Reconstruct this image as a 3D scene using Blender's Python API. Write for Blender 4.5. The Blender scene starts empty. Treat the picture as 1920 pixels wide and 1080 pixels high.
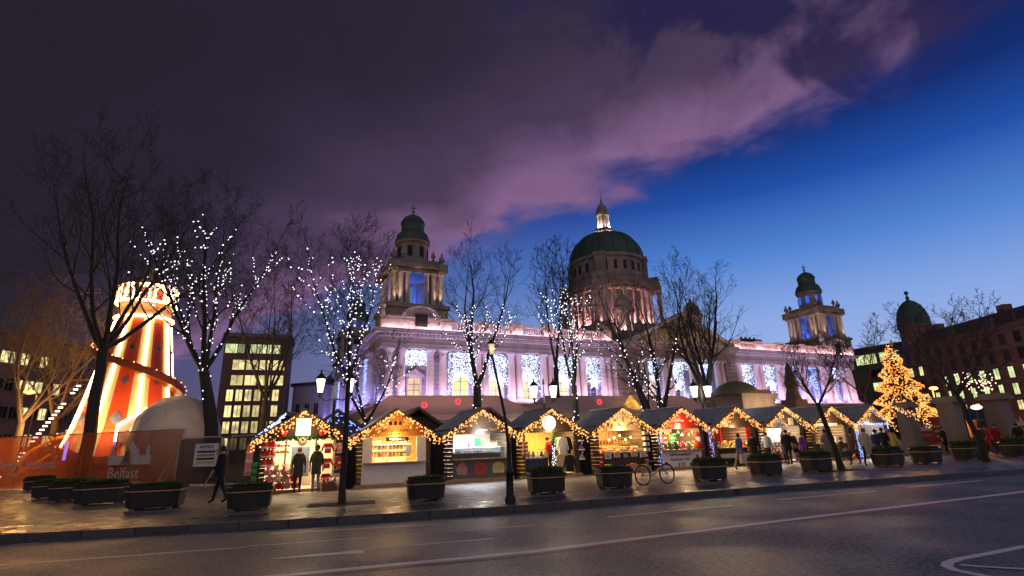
import bpy, bmesh, math, random
from mathutils import Vector, Matrix, Euler
R = math.radians
PI = math.pi
S_ = bpy.context.scene
def srgb(r, g, b):
    f = lambda c: (c/255/12.92 if c/255 <= .04045 else ((c/255+.055)/1.055)**2.4)
    return (f(r), f(g), f(b), 1)
# ------------------------------------------------------------ camera
YAW, PITCH, ROLL, FPX, CAM = R(12.073), R(16.421), R(-1.876), 980.654, Vector((0, 0, 1.6))
cF = Vector((math.sin(YAW)*math.cos(PITCH), math.cos(YAW)*math.cos(PITCH), math.sin(PITCH)))
cR = Vector((math.cos(YAW), -math.sin(YAW), 0)); cU = cR.cross(cF)
cR2 = math.cos(ROLL)*cR + math.sin(ROLL)*cU; cU2 = -math.sin(ROLL)*cR + math.cos(ROLL)*cU
cam = bpy.data.objects.new('camera', bpy.data.cameras.new('camera'))
S_.collection.objects.link(cam); S_.camera = cam
cam.matrix_world = Matrix(((cR2.x, cU2.x, -cF.x, 0), (cR2.y, cU2.y, -cF.y, 0), (cR2.z, cU2.z, -cF.z, 1.6), (0, 0, 0, 1)))
cam.data.sensor_width = 36; cam.data.lens = FPX/1920*36
cam.data.clip_start = .1; cam.data.clip_end = 3000
# ------------------------------------------------------------ world: dusk sky with a lit cloud bank
W = bpy.data.worlds.new('World'); S_.world = W; W.use_nodes = True
nt = W.node_tree; N = nt.nodes; LK = nt.links
for n in list(N): N.remove(n)
def wn(t, **k):
    n = N.new(t)
    for a, b in k.items(): setattr(n, a, b)
    return n
def wmath(op, a, b=None, clamp=False):
    n = wn('ShaderNodeMath', operation=op); n.use_clamp = clamp
    for i, v in enumerate((a, b)):
        if v is None: continue
        if isinstance(v, (int, float)): n.inputs[i].default_value = v
        else: LK.new(v, n.inputs[i])
    return n.outputs[0]
def wramp(fac, stops, interp='LINEAR'):
    n = wn('ShaderNodeValToRGB'); LK.new(fac, n.inputs[0]); e = n.color_ramp.elements; n.color_ramp.interpolation = interp
    while len(e) < len(stops): e.new(.5)
    for q, (p, c) in zip(e, stops): q.position = p; q.color = c
    return n.outputs[0]
def wmix(f, a, b):
    n = wn('ShaderNodeMix', data_type='RGBA')
    for s, v in ((n.inputs[0], f), (n.inputs[6], a), (n.inputs[7], b)):
        if isinstance(v, (int, float, tuple)): s.default_value = v
        else: LK.new(v, s)
    return n.outputs[2]
tc = wn('ShaderNodeTexCoord'); sx = wn('ShaderNodeSeparateXYZ'); LK.new(tc.outputs['Generated'], sx.inputs[0])
dx, dy, dz = sx.outputs
zc = wmath('MAXIMUM', dz, .04)
px, py = wmath('DIVIDE', dx, zc), wmath('DIVIDE', dy, zc)
# cloud plane coordinates: u across the front, v along it
u = wmath('ADD', wmath('MULTIPLY', px, .85), wmath('MULTIPLY', py, .6))
v = wmath('SUBTRACT', wmath('MULTIPLY', py, .85), wmath('MULTIPLY', px, .6))
cb = wn('ShaderNodeCombineXYZ'); LK.new(u, cb.inputs[0]); LK.new(wmath('MULTIPLY', v, .95), cb.inputs[1])
def wnoise(scale, det, rough, dist=0, vec=None):
    n = wn('ShaderNodeTexNoise'); n.inputs['Scale'].default_value = scale; n.inputs['Detail'].default_value = det
    n.inputs['Roughness'].default_value = rough; n.inputs['Distortion'].default_value = dist
    LK.new(vec or cb.outputs[0], n.inputs['Vector']); return n.outputs['Fac']
nz1 = wnoise(1.5, 6, .5, .3); nz2 = wnoise(3.4, 6, .55, .6); nz3 = wnoise(4.6, 6, .55, .5, tc.outputs['Generated'])
un = wmath('ADD', u, wmath('MULTIPLY', wmath('SUBTRACT', nz1, .5), .8))
un = wmath('ADD', un, wmath('MULTIPLY', wmath('SUBTRACT', nz2, .5), .62))
mask = wmath('SUBTRACT', 1, wmath('DIVIDE', wmath('SUBTRACT', un, 1.60), .36, True), True)
ss = wn('ShaderNodeMapRange', interpolation_type='SMOOTHSTEP'); LK.new(mask, ss.inputs[0]); mask = ss.outputs[0]
ve = wn('ShaderNodeMapRange', interpolation_type='SMOOTHSTEP'); LK.new(wmath('ADD', v, wmath('MULTIPLY', wmath('SUBTRACT', nz2, .5), .9)), ve.inputs[0]); ve.inputs[1].default_value = -.40; ve.inputs[2].default_value = .14
mask = wmath('MULTIPLY', mask, ve.outputs[0])
cu = wmath('DIVIDE', wmath('ADD', u, wmath('MULTIPLY', wmath('SUBTRACT', nz1, .5), 1.1)), 2.25, True)
cloud = wramp(cu, [(0, srgb(37, 32, 43)), (.2, srgb(42, 36, 51)), (.36, srgb(54, 45, 66)), (.55, srgb(76, 60, 88)), (.74, srgb(132, 98, 138)), (.86, srgb(98, 84, 132)), (1, srgb(74, 68, 110))])
hol = wn('ShaderNodeMapRange', interpolation_type='SMOOTHSTEP'); LK.new(nz3, hol.inputs[0]); hol.inputs[1].default_value = .42; hol.inputs[2].default_value = .56
hz_ = wn('ShaderNodeMapRange', interpolation_type='SMOOTHSTEP'); LK.new(v, hz_.inputs[0]); hz_.inputs[1].default_value = 1.35; hz_.inputs[2].default_value = .35
hu_ = wn('ShaderNodeMapRange', interpolation_type='SMOOTHSTEP'); LK.new(un, hu_.inputs[0]); hu_.inputs[1].default_value = .5; hu_.inputs[2].default_value = 1.0
cloud = wmix(wmath('MULTIPLY', wmath('MULTIPLY', hol.outputs[0], hz_.outputs[0]), wmath('MULTIPLY', hu_.outputs[0], .9)), cloud, srgb(34, 31, 70))
clear = wramp(dz, [(0, srgb(172, 180, 214)), (.12, srgb(156, 178, 228)), (.2, srgb(134, 166, 226)), (.3, srgb(80, 130, 210)), (.4, srgb(31, 78, 166)), (.48, srgb(18, 44, 112)), (.58, srgb(13, 27, 76)), (1, srgb(12, 20, 52))])
az = wmath('DIVIDE', wmath('ADD', wmath('ARCTAN2', dx, dy), R(32)), R(72), True)
lef = wramp(dz, [(0, srgb(78, 64, 92)), (.15, srgb(72, 64, 106)), (.35, srgb(76, 64, 108)), (.5, srgb(56, 46, 74)), (.7, srgb(36, 31, 50))])
ss2 = wn('ShaderNodeMapRange', interpolation_type='SMOOTHSTEP'); LK.new(az, ss2.inputs[0])
sky = wmix(ss2.outputs[0], lef, clear)
haz = wn('ShaderNodeMapRange', interpolation_type='SMOOTHSTEP'); LK.new(az, haz.inputs[0]); haz.inputs[1].default_value = .42; haz.inputs[2].default_value = .08
mask = wmath('MAXIMUM', mask, wmath('MULTIPLY', haz.outputs[0], .0))
sky = wmix(mask, sky, cloud)
# sky behind the camera brightened, an invented glow added to fill the foreground
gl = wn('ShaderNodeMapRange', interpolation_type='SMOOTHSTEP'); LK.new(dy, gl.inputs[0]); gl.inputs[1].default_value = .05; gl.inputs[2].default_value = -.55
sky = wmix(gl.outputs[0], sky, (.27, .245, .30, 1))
nish = wn('ShaderNodeTexSky', sky_type='NISHITA'); nish.sun_disc = False; nish.sun_elevation = R(-4); nish.sun_rotation = R(75)
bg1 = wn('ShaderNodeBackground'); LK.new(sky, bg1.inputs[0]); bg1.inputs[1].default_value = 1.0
bg2 = wn('ShaderNodeBackground'); LK.new(nish.outputs[0], bg2.inputs[0]); bg2.inputs[1].default_value = .05
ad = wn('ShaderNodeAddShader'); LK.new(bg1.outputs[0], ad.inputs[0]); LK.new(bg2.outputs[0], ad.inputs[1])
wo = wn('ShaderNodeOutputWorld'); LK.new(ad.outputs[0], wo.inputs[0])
# ------------------------------------------------------------ exposure, sampling
S_.view_settings.view_transform = 'Standard'; S_.view_settings.look = 'None'
S_.view_settings.exposure = 0; S_.view_settings.gamma = 1; S_.view_settings.use_curve_mapping = False
cy = S_.cycles; cy.use_denoising = True; cy.max_bounces = 5; cy.diffuse_bounces = 2; cy.glossy_bounces = 3
cy.transparent_max_bounces = 12; cy.sample_clamp_indirect = 3; cy.caustics_reflective = False; cy.caustics_refractive = False
# ------------------------------------------------------------ helpers
def at(px_, py_, z=0):                       # ground point seen at a photograph pixel
    d = cF + (px_-960)/FPX*cR2 - (py_-540)/FPX*cU2
    return CAM + d*((z-1.6)/d.z)
def far(px_, dist):                          # ground point in the direction of a column of the photograph, dist metres off
    y = 540 + 290; d = cF + (px_-960)/FPX*cR2 - (y-540)/FPX*cU2; d.z = 0; d.normalize()
    return Vector((d.x*dist, d.y*dist, 0))
rnd = random.Random(7)
class MB:
    def __init__(s): s.v = []; s.f = []; s.m = []; s.k = 0
    def mat(s, k): s.k = k; return s
    def add(s, vs, fs):
        o = len(s.v); s.v.extend(vs)
        for f in fs: s.f.append([i+o for i in f]); s.m.append(s.k)
        return s
    def hexa(s, c): return s.add(c, [(0,3,2,1),(4,5,6,7),(0,1,5,4),(1,2,6,5),(2,3,7,6),(3,0,4,7)])
    def box(s, x0, x1, y0, y1, z0, z1):
        return s.hexa([(x0,y0,z0),(x1,y0,z0),(x1,y1,z0),(x0,y1,z0),(x0,y0,z1),(x1,y0,z1),(x1,y1,z1),(x0,y1,z1)])
    def bar(s, a, b, w, h=None, up=(0,0,1)):  # square bar between two points
        a, b = Vector(a), Vector(b); h = h or w; d = (b-a).normalized(); u_ = Vector(up)
        if abs(d.dot(u_)) > .98: u_ = Vector((0,1,0))
        x = d.cross(u_).normalized()*w/2; y = x.cross(d).normalized()*h/2
        return s.hexa([tuple(p) for p in (a-x-y, a+x-y, b+x-y, b-x-y, a-x+y, a+x+y, b+x+y, b-x+y)])
    def tube(s, pts, rad, n=8, cap=True, closed=False):
        pts = [Vector(p) for p in pts]; m = len(pts)
        rad = rad if isinstance(rad, (list, tuple)) else [rad]*m
        vs = []; prev = None
        for i, p in enumerate(pts):
            d = (pts[(i+1) % m]-pts[i-1]) if closed else (pts[min(i+1, m-1)]-pts[max(i-1, 0)])
            if d.length < 1e-9: d = Vector((0,0,1))
            d.normalize()
            if prev is None: prev = d.orthogonal().normalized()
            x = (prev-d*prev.dot(d))
            x = x.normalized() if x.length > 1e-6 else d.orthogonal().normalized()
            prev = x; y = d.cross(x)
            for j in range(n):
                a = 2*PI*j/n; q = p+(x*math.cos(a)+y*math.sin(a))*rad[i]; vs.append((q.x, q.y, q.z))
        fs = []
        for i in range(m if closed else m-1):
            i2 = (i+1) % m
            for j in range(n): fs.append((i*n+j, i*n+(j+1) % n, i2*n+(j+1) % n, i2*n+j))
        if cap and not closed: fs += [tuple(range(n-1, -1, -1)), tuple(range((m-1)*n, m*n))]
        return s.add(vs, fs)
    def lathe(s, prof, c=(0,0,0), n=16, a0=0, sx=1, sy=1, cap=True):
        vs = []; fs = []
        for r, z in prof:
            for j in range(n):
                a = a0+2*PI*j/n; vs.append((c[0]+r*sx*math.cos(a), c[1]+r*sy*math.sin(a), c[2]+z))
        for i in range(len(prof)-1):
            for j in range(n): fs.append((i*n+j, i*n+(j+1) % n, (i+1)*n+(j+1) % n, (i+1)*n+j))
        if cap: fs += [tuple(range(n-1, -1, -1)), tuple(range((len(prof)-1)*n, len(prof)*n))]
        return s.add(vs, fs)
    def ball(s, c, r, n=8, sz=1, sx=1, sy=1):
        k = max(3, n//2)
        return s.lathe([(max(1e-4, r*math.sin(PI*i/k)), -r*sz*math.cos(PI*i/k)) for i in range(k+1)], c, n, 0, sx, sy, cap=False)
    def octa(s, c, r):
        x, y, z = c
        return s.add([(x+r,y,z),(x,y+r,z),(x-r,y,z),(x,y-r,z),(x,y,z+r),(x,y,z-r)], [(0,1,4),(1,2,4),(2,3,4),(3,0,4),(1,0,5),(2,1,5),(3,2,5),(0,3,5)])
    def prism(s, poly, a, b, axis='y'):      # polygon in the plane across axis, extruded a..b
        f = {'y': lambda p, t: (p[0], t, p[1]), 'x': lambda p, t: (t, p[0], p[1]), 'z': lambda p, t: (p[0], p[1], t)}[axis]
        n = len(poly); vs = [f(p, a) for p in poly]+[f(p, b) for p in poly]
        return s.add(vs, [tuple(range(n-1, -1, -1)), tuple(range(n, 2*n))]+[(i, (i+1) % n, n+(i+1) % n, n+i) for i in range(n)])
    def quad(s, a, b, c, d): return s.add([tuple(a), tuple(b), tuple(c), tuple(d)], [(0,1,2,3)])
    def mesh(s, name):
        me = bpy.data.meshes.new(name); me.from_pydata(s.v, [], s.f); return me
    def build(s, name, mats, parent=None, smooth=False, fix=True, kind=None):
        me = s.mesh(name); mats = mats if isinstance(mats, (list, tuple)) else [mats]
        for m in mats: me.materials.append(m)
        me.polygons.foreach_set('material_index', s.m)
        if fix and len(s.f) < 20000:
            bm = bmesh.new(); bm.from_mesh(me); bmesh.ops.recalc_face_normals(bm, faces=bm.faces); bm.to_mesh(me); bm.free()
        if smooth:
            me.polygons.foreach_set('use_smooth', [True]*len(me.polygons))
            try: me.set_sharp_from_angle(angle=R(40))
            except Exception: pass
        me.update(); o = bpy.data.objects.new(name, me); S_.collection.objects.link(o)
        if parent: o.parent = parent
        if kind: o['kind'] = kind
        return o
def tag(o, label=None, cat=None, group=None, kind=None):
    for k, q in (('label', label), ('category', cat), ('group', group), ('kind', kind)):
        if q: o[k] = q
    return o
def thing(name, label, cat, loc=(0,0,0), rz=0, group=None):
    o = bpy.data.objects.new(name, None); S_.collection.objects.link(o); o.empty_display_size = .2
    o.location = loc; o.rotation_euler = (0, 0, rz); return tag(o, label, cat, group)
def copy_tree(o, parent=None, loc=None, rz=None, label=None):
    c = o.copy(); S_.collection.objects.link(c)
    if parent: c.parent = parent
    if loc is not None: c.location = loc
    if rz is not None: c.rotation_euler = (0, 0, rz)
    if label: c['label'] = label
    for ch in list(o.children): copy_tree(ch, c)
    return c
def lamp(parent, kind, loc, power, col, size=.3, sy=None, aim=None, spot=None, blend=.5):
    l = bpy.data.lights.new('lamp_light', kind); l.energy = power; l.color = col[:3]
    if kind == 'AREA':
        l.size = size
        if sy: l.shape = 'RECTANGLE'; l.size_y = sy
    else: l.shadow_soft_size = size
    if kind == 'SPOT': l.spot_size = R(spot or 60); l.spot_blend = blend
    o = bpy.data.objects.new('lamp_light', l); S_.collection.objects.link(o); o.location = loc
    if aim is not None:
        o.rotation_euler = (Vector(aim)-Vector(loc)).to_track_quat('-Z', 'Y').to_euler()
    if parent: o.parent = parent
    return o
# ------------------------------------------------------------ materials
def base_mat(name):
    m = bpy.data.materials.new(name); m.use_nodes = True; t = m.node_tree
    return m, t, t.nodes['Principled BSDF']
def nd(t, typ, **k):
    n = t.nodes.new(typ)
    for a, b in k.items():
        if a in n.inputs.keys(): n.inputs[a].default_value = b
        else: setattr(n, a, b)
    return n
def mat(name, col, rough=.6, metal=0, var=.25, scale=6, bump=0, bscale=40, spec=.5, streak=None):
    m, t, p = base_mat(name); p.inputs['Roughness'].default_value = rough; p.inputs['Metallic'].default_value = metal
    p.inputs['Specular IOR Level'].default_value = spec
    g = nd(t, 'ShaderNodeNewGeometry') ; mp = nd(t, 'ShaderNodeMapping'); t.links.new(g.outputs['Position'], mp.inputs[0])
    if streak: mp.inputs['Scale'].default_value = streak
    nz = nd(t, 'ShaderNodeTexNoise', Scale=scale, Detail=5.0, Roughness=.6); t.links.new(mp.outputs[0], nz.inputs['Vector'])
    mr = nd(t, 'ShaderNodeMapRange'); mr.inputs[1].default_value = .25; mr.inputs[2].default_value = .75
    mr.inputs[3].default_value = 1-var; mr.inputs[4].default_value = 1+var; t.links.new(nz.outputs['Fac'], mr.inputs[0])
    mx = nd(t, 'ShaderNodeVectorMath', operation='SCALE'); mx.inputs[0].default_value = col[:3]; t.links.new(mr.outputs[0], mx.inputs['Scale'])
    t.links.new(mx.outputs[0], p.inputs['Base Color'])
    if bump:
        b = nd(t, 'ShaderNodeBump', Strength=bump, Distance=.02); n2 = nd(t, 'ShaderNodeTexNoise', Scale=bscale, Detail=4.0)
        t.links.new(g.outputs['Position'], n2.inputs['Vector']); t.links.new(n2.outputs['Fac'], b.inputs['Height']); t.links.new(b.outputs[0], p.inputs['Normal'])
    return m
def emit(name, col, strength, sample=False, var=0, scale=3):
    m, t, p = base_mat(name); p.inputs['Base Color'].default_value = (col[0]*.3, col[1]*.3, col[2]*.3, 1)
    p.inputs['Emission Color'].default_value = (*col[:3], 1); p.inputs['Emission Strength'].default_value = strength
    if var:
        g = nd(t, 'ShaderNodeNewGeometry'); nz = nd(t, 'ShaderNodeTexNoise', Scale=scale, Detail=3.0); t.links.new(g.outputs['Position'], nz.inputs['Vector'])
        mr = nd(t, 'ShaderNodeMapRange'); mr.inputs[1].default_value = .35; mr.inputs[2].default_value = .65
        mr.inputs[3].default_value = strength*(1-var); mr.inputs[4].default_value = strength*(1+var)
        t.links.new(nz.outputs['Fac'], mr.inputs[0]); t.links.new(mr.outputs[0], p.inputs['Emission Strength'])
    m.cycles.emission_sampling = 'AUTO' if sample else 'NONE'
    return m
def brick_mat(name, c1, c2, mortar, scale, w, h, ms=.02, rough=.5, bump=.5, rot=0, coat=0):
    m, t, p = base_mat(name); p.inputs['Roughness'].default_value = rough
    g = nd(t, 'ShaderNodeTexCoord'); mp = nd(t, 'ShaderNodeMapping'); t.links.new(g.outputs['Object'], mp.inputs[0]); mp.inputs['Rotation'].default_value = (0, 0, rot)
    b = nd(t, 'ShaderNodeTexBrick'); b.inputs['Color1'].default_value = c1; b.inputs['Color2'].default_value = c2; b.inputs['Mortar'].default_value = mortar
    b.inputs['Scale'].default_value = scale; b.inputs['Mortar Size'].default_value = ms; b.inputs['Brick Width'].default_value = w; b.inputs['Row Height'].default_value = h
    t.links.new(mp.outputs[0], b.inputs['Vector'])
    nz = nd(t, 'ShaderNodeTexNoise', Scale=2.5, Detail=6.0); t.links.new(g.outputs['Object'], nz.inputs['Vector'])
    mx = nd(t, 'ShaderNodeMix', data_type='RGBA', blend_type='MULTIPLY'); mx.inputs[0].default_value = .7; t.links.new(b.outputs['Color'], mx.inputs[6])
    rp = nd(t, 'ShaderNodeMapRange'); rp.inputs[3].default_value = .45; rp.inputs[4].default_value = 1.4; t.links.new(nz.outputs['Fac'], rp.inputs[0]); t.links.new(rp.outputs[0], mx.inputs[7])
    t.links.new(mx.outputs[2], p.inputs['Base Color'])
    rr = nd(t, 'ShaderNodeMapRange'); rr.inputs[1].default_value = .35; rr.inputs[2].default_value = .65; rr.inputs[3].default_value = rough*.55; rr.inputs[4].default_value = rough*1.25
    t.links.new(nz.outputs['Fac'], rr.inputs[0]); t.links.new(rr.outputs[0], p.inputs['Roughness'])
    bp = nd(t, 'ShaderNodeBump', Strength=bump, Distance=.01); t.links.new(b.outputs['Fac'], bp.inputs['Height']); bp.invert = True; t.links.new(bp.outputs[0], p.inputs['Normal'])
    return m
def ashlar(name, c, w, h):
    m, t, p = base_mat(name); p.inputs['Roughness'].default_value = .8; g = nd(t, 'ShaderNodeTexCoord'); sp = nd(t, 'ShaderNodeSeparateXYZ'); t.links.new(g.outputs['Object'], sp.inputs[0])
    a = nd(t, 'ShaderNodeMath', operation='ADD'); t.links.new(sp.outputs[0], a.inputs[0]); t.links.new(sp.outputs[1], a.inputs[1]); cb_ = nd(t, 'ShaderNodeCombineXYZ'); t.links.new(a.outputs[0], cb_.inputs[0]); t.links.new(sp.outputs[2], cb_.inputs[1])
    b = nd(t, 'ShaderNodeTexBrick'); t.links.new(cb_.outputs[0], b.inputs['Vector']); b.inputs['Scale'].default_value = 1; b.inputs['Brick Width'].default_value = w; b.inputs['Row Height'].default_value = h; b.inputs['Mortar Size'].default_value = .025
    b.inputs['Color1'].default_value = (*c, 1); b.inputs['Color2'].default_value = (c[0]*.78, c[1]*.77, c[2]*.76, 1); b.inputs['Mortar'].default_value = (c[0]*.4, c[1]*.4, c[2]*.4, 1)
    nz = nd(t, 'ShaderNodeTexNoise', Scale=.8, Detail=6.0); mp = nd(t, 'ShaderNodeMapping'); mp.inputs['Scale'].default_value = (1, 1, .25); t.links.new(g.outputs['Object'], mp.inputs[0]); t.links.new(mp.outputs[0], nz.inputs['Vector'])
    mr = nd(t, 'ShaderNodeMapRange'); mr.inputs[1].default_value = .3; mr.inputs[2].default_value = .7; mr.inputs[3].default_value = .55; mr.inputs[4].default_value = 1.25; t.links.new(nz.outputs['Fac'], mr.inputs[0])
    mx = nd(t, 'ShaderNodeMix', data_type='RGBA', blend_type='MULTIPLY'); mx.inputs[0].default_value = 1; t.links.new(b.outputs['Color'], mx.inputs[6]); t.links.new(mr.outputs[0], mx.inputs[7]); t.links.new(mx.outputs[2], p.inputs['Base Color'])
    bp = nd(t, 'ShaderNodeBump', Strength=.6, Distance=.03); bp.invert = True; t.links.new(b.outputs['Fac'], bp.inputs['Height']); t.links.new(bp.outputs[0], p.inputs['Normal']); return m
stone = mat('portland_stone', (.42, .37, .34), .8, 0, .32, .9, .3, 12, streak=(1, 1, .35)); stone_a = ashlar('ashlar_stone', (.36, .31, .285), 1.0, .46)
stone_d = mat('weathered_stone', (.26, .215, .18), .85, 0, .35, .8, .4, 8, streak=(1, 1, .3))
stone_b = mat('dark_stone', (.11, .09, .075), .85, 0, .35, .8)
copper = mat('verdigris_copper', (.034, .078, .056), .6, 0, .4, .7, streak=(1, 1, .25))
slate = mat('slate_roof', (.05, .05, .055), .6, 0, .3, 2)
black = mat('black_gap', (.01, .01, .011), .7)
iron = mat('black_iron', (.018, .018, .02), .45, .3)
bark = mat('tree_bark', (.045, .036, .028), .85, 0, .4, 9, .5, 30)
wood_d = mat('dark_stained_wood', (.085, .055, .038), .65, 0, .4, 5, streak=(.5, .5, 8))
wood_o = mat('orange_brown_wood', (.22, .10, .05), .6, 0, .3, 4, streak=(.5, .5, 8))
wood_l = mat('light_wood', (.42, .28, .15), .6, 0, .25, 5)
white_p = mat('white_paint', (.75, .72, .66), .55, 0, .08, 3)
cream = mat('cream_paint', (.75, .62, .42), .5, 0, .12, 3)
red_p = mat('red_paint', (.55, .03, .02), .5, 0, .15, 3)
steel = mat('galvanised_steel', (.45, .45, .46), .4, .8, .15, 8)
skin = mat('skin', (.55, .34, .25), .55, 0, .08, 20)
def fab(name, c): return mat(name, c, .85, 0, .25, 14)
bulb_w = emit('warm_bulb', (1, .47, .14), 2.2)
bulb_w2 = emit('amber_bulb', (1, .33, .06), 1.7)
bulb_c = emit('cool_bulb', (.88, .88, 1), 3.0)
bulb_b = emit('blue_bulb', (.25, .35, 1), 2.6)
win_y = emit('lit_window_yellow', (1, .83, .36), .95, var=.55, scale=1.3)
win_g = emit('lit_window_greenish', (.83, .95, .45), .85, var=.35, scale=.9)
# ------------------------------------------------------------ ground, road, pavement
def asphalt_mat():
    m, t, p = base_mat('wet_asphalt')
    g = nd(t, 'ShaderNodeTexCoord')
    n1 = nd(t, 'ShaderNodeTexNoise', Scale=13.0, Detail=7.0, Roughness=.85); n2 = nd(t, 'ShaderNodeTexNoise', Scale=.5, Detail=4.0); n3 = nd(t, 'ShaderNodeTexVoronoi', Scale=60.0)
    n4 = nd(t, 'ShaderNodeTexVoronoi', Scale=5.0)
    for n in (n1, n2, n3, n4): t.links.new(g.outputs['Object'], n.inputs['Vector'])
    cr = nd(t, 'ShaderNodeValToRGB'); e = cr.color_ramp.elements; e[0].position = .3; e[0].color = (.007, .008, .012, 1); e[0].position = .4; e[1].position = .62; e[1].color = (.25, .265, .31, 1)
    t.links.new(n1.outputs['Fac'], cr.inputs[0])
    mx = nd(t, 'ShaderNodeMix', data_type='RGBA', blend_type='MULTIPLY'); mx.inputs[0].default_value = .6
    mr0 = nd(t, 'ShaderNodeMapRange'); mr0.inputs[3].default_value = .5; mr0.inputs[4].default_value = 1.5; t.links.new(n2.outputs['Fac'], mr0.inputs[0])
    t.links.new(cr.outputs[0], mx.inputs[6]); t.links.new(mr0.outputs[0], mx.inputs[7])
    # pale chippings scattered through the surface
    lt = nd(t, 'ShaderNodeMath', operation='LESS_THAN'); lt.inputs[1].default_value = .09; t.links.new(n4.outputs['Distance'], lt.inputs[0])
    cm = nd(t, 'ShaderNodeMix', data_type='RGBA'); cm.inputs[7].default_value = (.42, .40, .40, 1); t.links.new(lt.outputs[0], cm.inputs[0]); t.links.new(mx.outputs[2], cm.inputs[6])
    t.links.new(cm.outputs[2], p.inputs['Base Color'])
    mr = nd(t, 'ShaderNodeMapRange'); mr.inputs[1].default_value = .35; mr.inputs[2].default_value = .68; mr.inputs[3].default_value = .30; mr.inputs[4].default_value = .58
    t.links.new(n2.outputs['Fac'], mr.inputs[0]); t.links.new(mr.outputs[0], p.inputs['Roughness'])
    ad_ = nd(t, 'ShaderNodeMath', operation='ADD'); t.links.new(n3.outputs['Distance'], ad_.inputs[0]); t.links.new(n1.outputs['Fac'], ad_.inputs[1])
    bp = nd(t, 'ShaderNodeBump', Strength=1.0, Distance=.02); t.links.new(ad_.outputs[0], bp.inputs['Height']); t.links.new(bp.outputs[0], p.inputs['Normal'])
    return m
asphalt = asphalt_mat()
paving = brick_mat('paving_slabs', (.20, .165, .14, 1), (.155, .125, .11, 1), (.06, .05, .045, 1), 1, .9, .6, .012, .54, .5, R(9))
setts = brick_mat('granite_setts', (.07, .06, .055, 1), (.045, .04, .037, 1), (.02, .018, .016, 1), 1, .22, .11, .014, .42, .9, R(4))
kerbm = brick_mat('kerb_stone', (.11, .095, .085, 1), (.08, .07, .065, 1), (.02, .018, .016, 1), 1, 1.1, 4, .02, .5, .5, R(3))
dark_ground = mat('dark_ground', (.05, .045, .04), .9, 0, .3, .4)
RZ = -.15
kb = [(-140, 16.5), (-30, 15.1), (-8.57, 14.57), (-3.04, 14.27), (2.89, 14.42), (11.96, 15.75), (23.53, 16.95), (60, 20.5), (200, 34)]
MB().quad((-900, -900, -.2), (900, -900, -.2), (900, 900, -.2), (-900, 900, -.2)).build('ground', dark_ground, kind='structure')
def strip(name, off0, off1, z, m, zb=None, kind='structure'):
    b = MB(); n = len(kb)
    lo = [(x, y+off0) for x, y in kb]; hi = [(x, y+off1) for x, y in kb]
    for i in range(n-1):
        b.quad((*lo[i], z), (*lo[i+1], z), (*hi[i+1], z), (*hi[i], z))
        if zb is not None: b.quad((*lo[i], zb), (*lo[i+1], zb), (*lo[i+1], z), (*lo[i], z))
    return b.build(name, m, kind=kind)
strip('road', -60, .05, RZ, asphalt)
strip('kerb', 0, .3, .006, kerbm, RZ-.02)
strip('sett_strip', .3, 1.65, .002, setts)
strip('pavement', 1.65, 160, 0, paving)
def road_paint(name, c, worn=.45):
    m, t, p = base_mat(name); g = nd(t, 'ShaderNodeTexCoord'); nz = nd(t, 'ShaderNodeTexNoise', Scale=14.0, Detail=6.0, Roughness=.7); t.links.new(g.outputs['Object'], nz.inputs['Vector'])
    cr = nd(t, 'ShaderNodeValToRGB'); e = cr.color_ramp.elements; e[0].position = worn-.12; e[0].color = (.06, .055, .055, 1); e[1].position = worn+.04; e[1].color = c
    t.links.new(nz.outputs['Fac'], cr.inputs[0]); t.links.new(cr.outputs[0], p.inputs['Base Color']); p.inputs['Roughness'].default_value = .5
    return m
paint_w = road_paint('white_road_paint', (.80, .75, .71, 1), .28); paint_r = road_paint('red_road_paint', (.26, .055, .035, 1), .4); paint_f = road_paint('faded_road_paint', (.6, .55, .52, 1), .4)
def marking(pix, w, m, z=RZ+.004, shift=0):
    b = MB(); P = [at(x, y, RZ) for x, y in pix]
    w = w if isinstance(w, (list, tuple)) else [w]*len(P); L_ = []; R__ = []
    for i, p in enumerate(P):
        d = P[min(i+1, len(P)-1)]-P[max(i-1, 0)]; d.z = 0; d.normalize(); n = Vector((-d.y, d.x, 0))
        L_.append(p+n*(shift+w[i]/2)); R__.append(p+n*(shift-w[i]/2))
    for i in range(len(P)-1): b.quad((R__[i].x, R__[i].y, z), (R__[i+1].x, R__[i+1].y, z), (L_[i+1].x, L_[i+1].y, z), (L_[i].x, L_[i].y, z))
    return b.build('road_marking', m, kind='structure')
main = [(300, 1103), (521, 1080), (1000, 1034), (1460, 977), (1920, 922), (2150, 896)]
marking(main, .20, paint_w); marking(main, .17, paint_r, shift=-.19)
marking([(-120, 1068), (0, 1060), (462, 1026)], .13, paint_f)
marking([(508, 1048), (682, 1034)], [.05, .34], paint_w); marking([(684, 1030), (925, 1010)], .1, paint_w)
marking([(505, 1001), (830, 983)], .12, paint_f); marking([(470, 1024), (640, 1012), (1000, 985)], .08, paint_f)
marking([(1138, 970), (1372, 948)], .12, paint_w); marking([(1460, 937), (1642, 921)], .12, paint_w); marking([(1703, 914), (1842, 901)], .13, paint_w)
marking([(20, 1022), (75, 1018)], .1, paint_f)
marking([(1925, 1024), (1850, 1039), (1800, 1048), (1778, 1055), (1775, 1062), (1790, 1069), (1840, 1079), (1900, 1090)], .13, paint_w)
marking([(1800, 1060), (1850, 1064), (1925, 1068)], .09, paint_w, RZ+.008)
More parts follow.
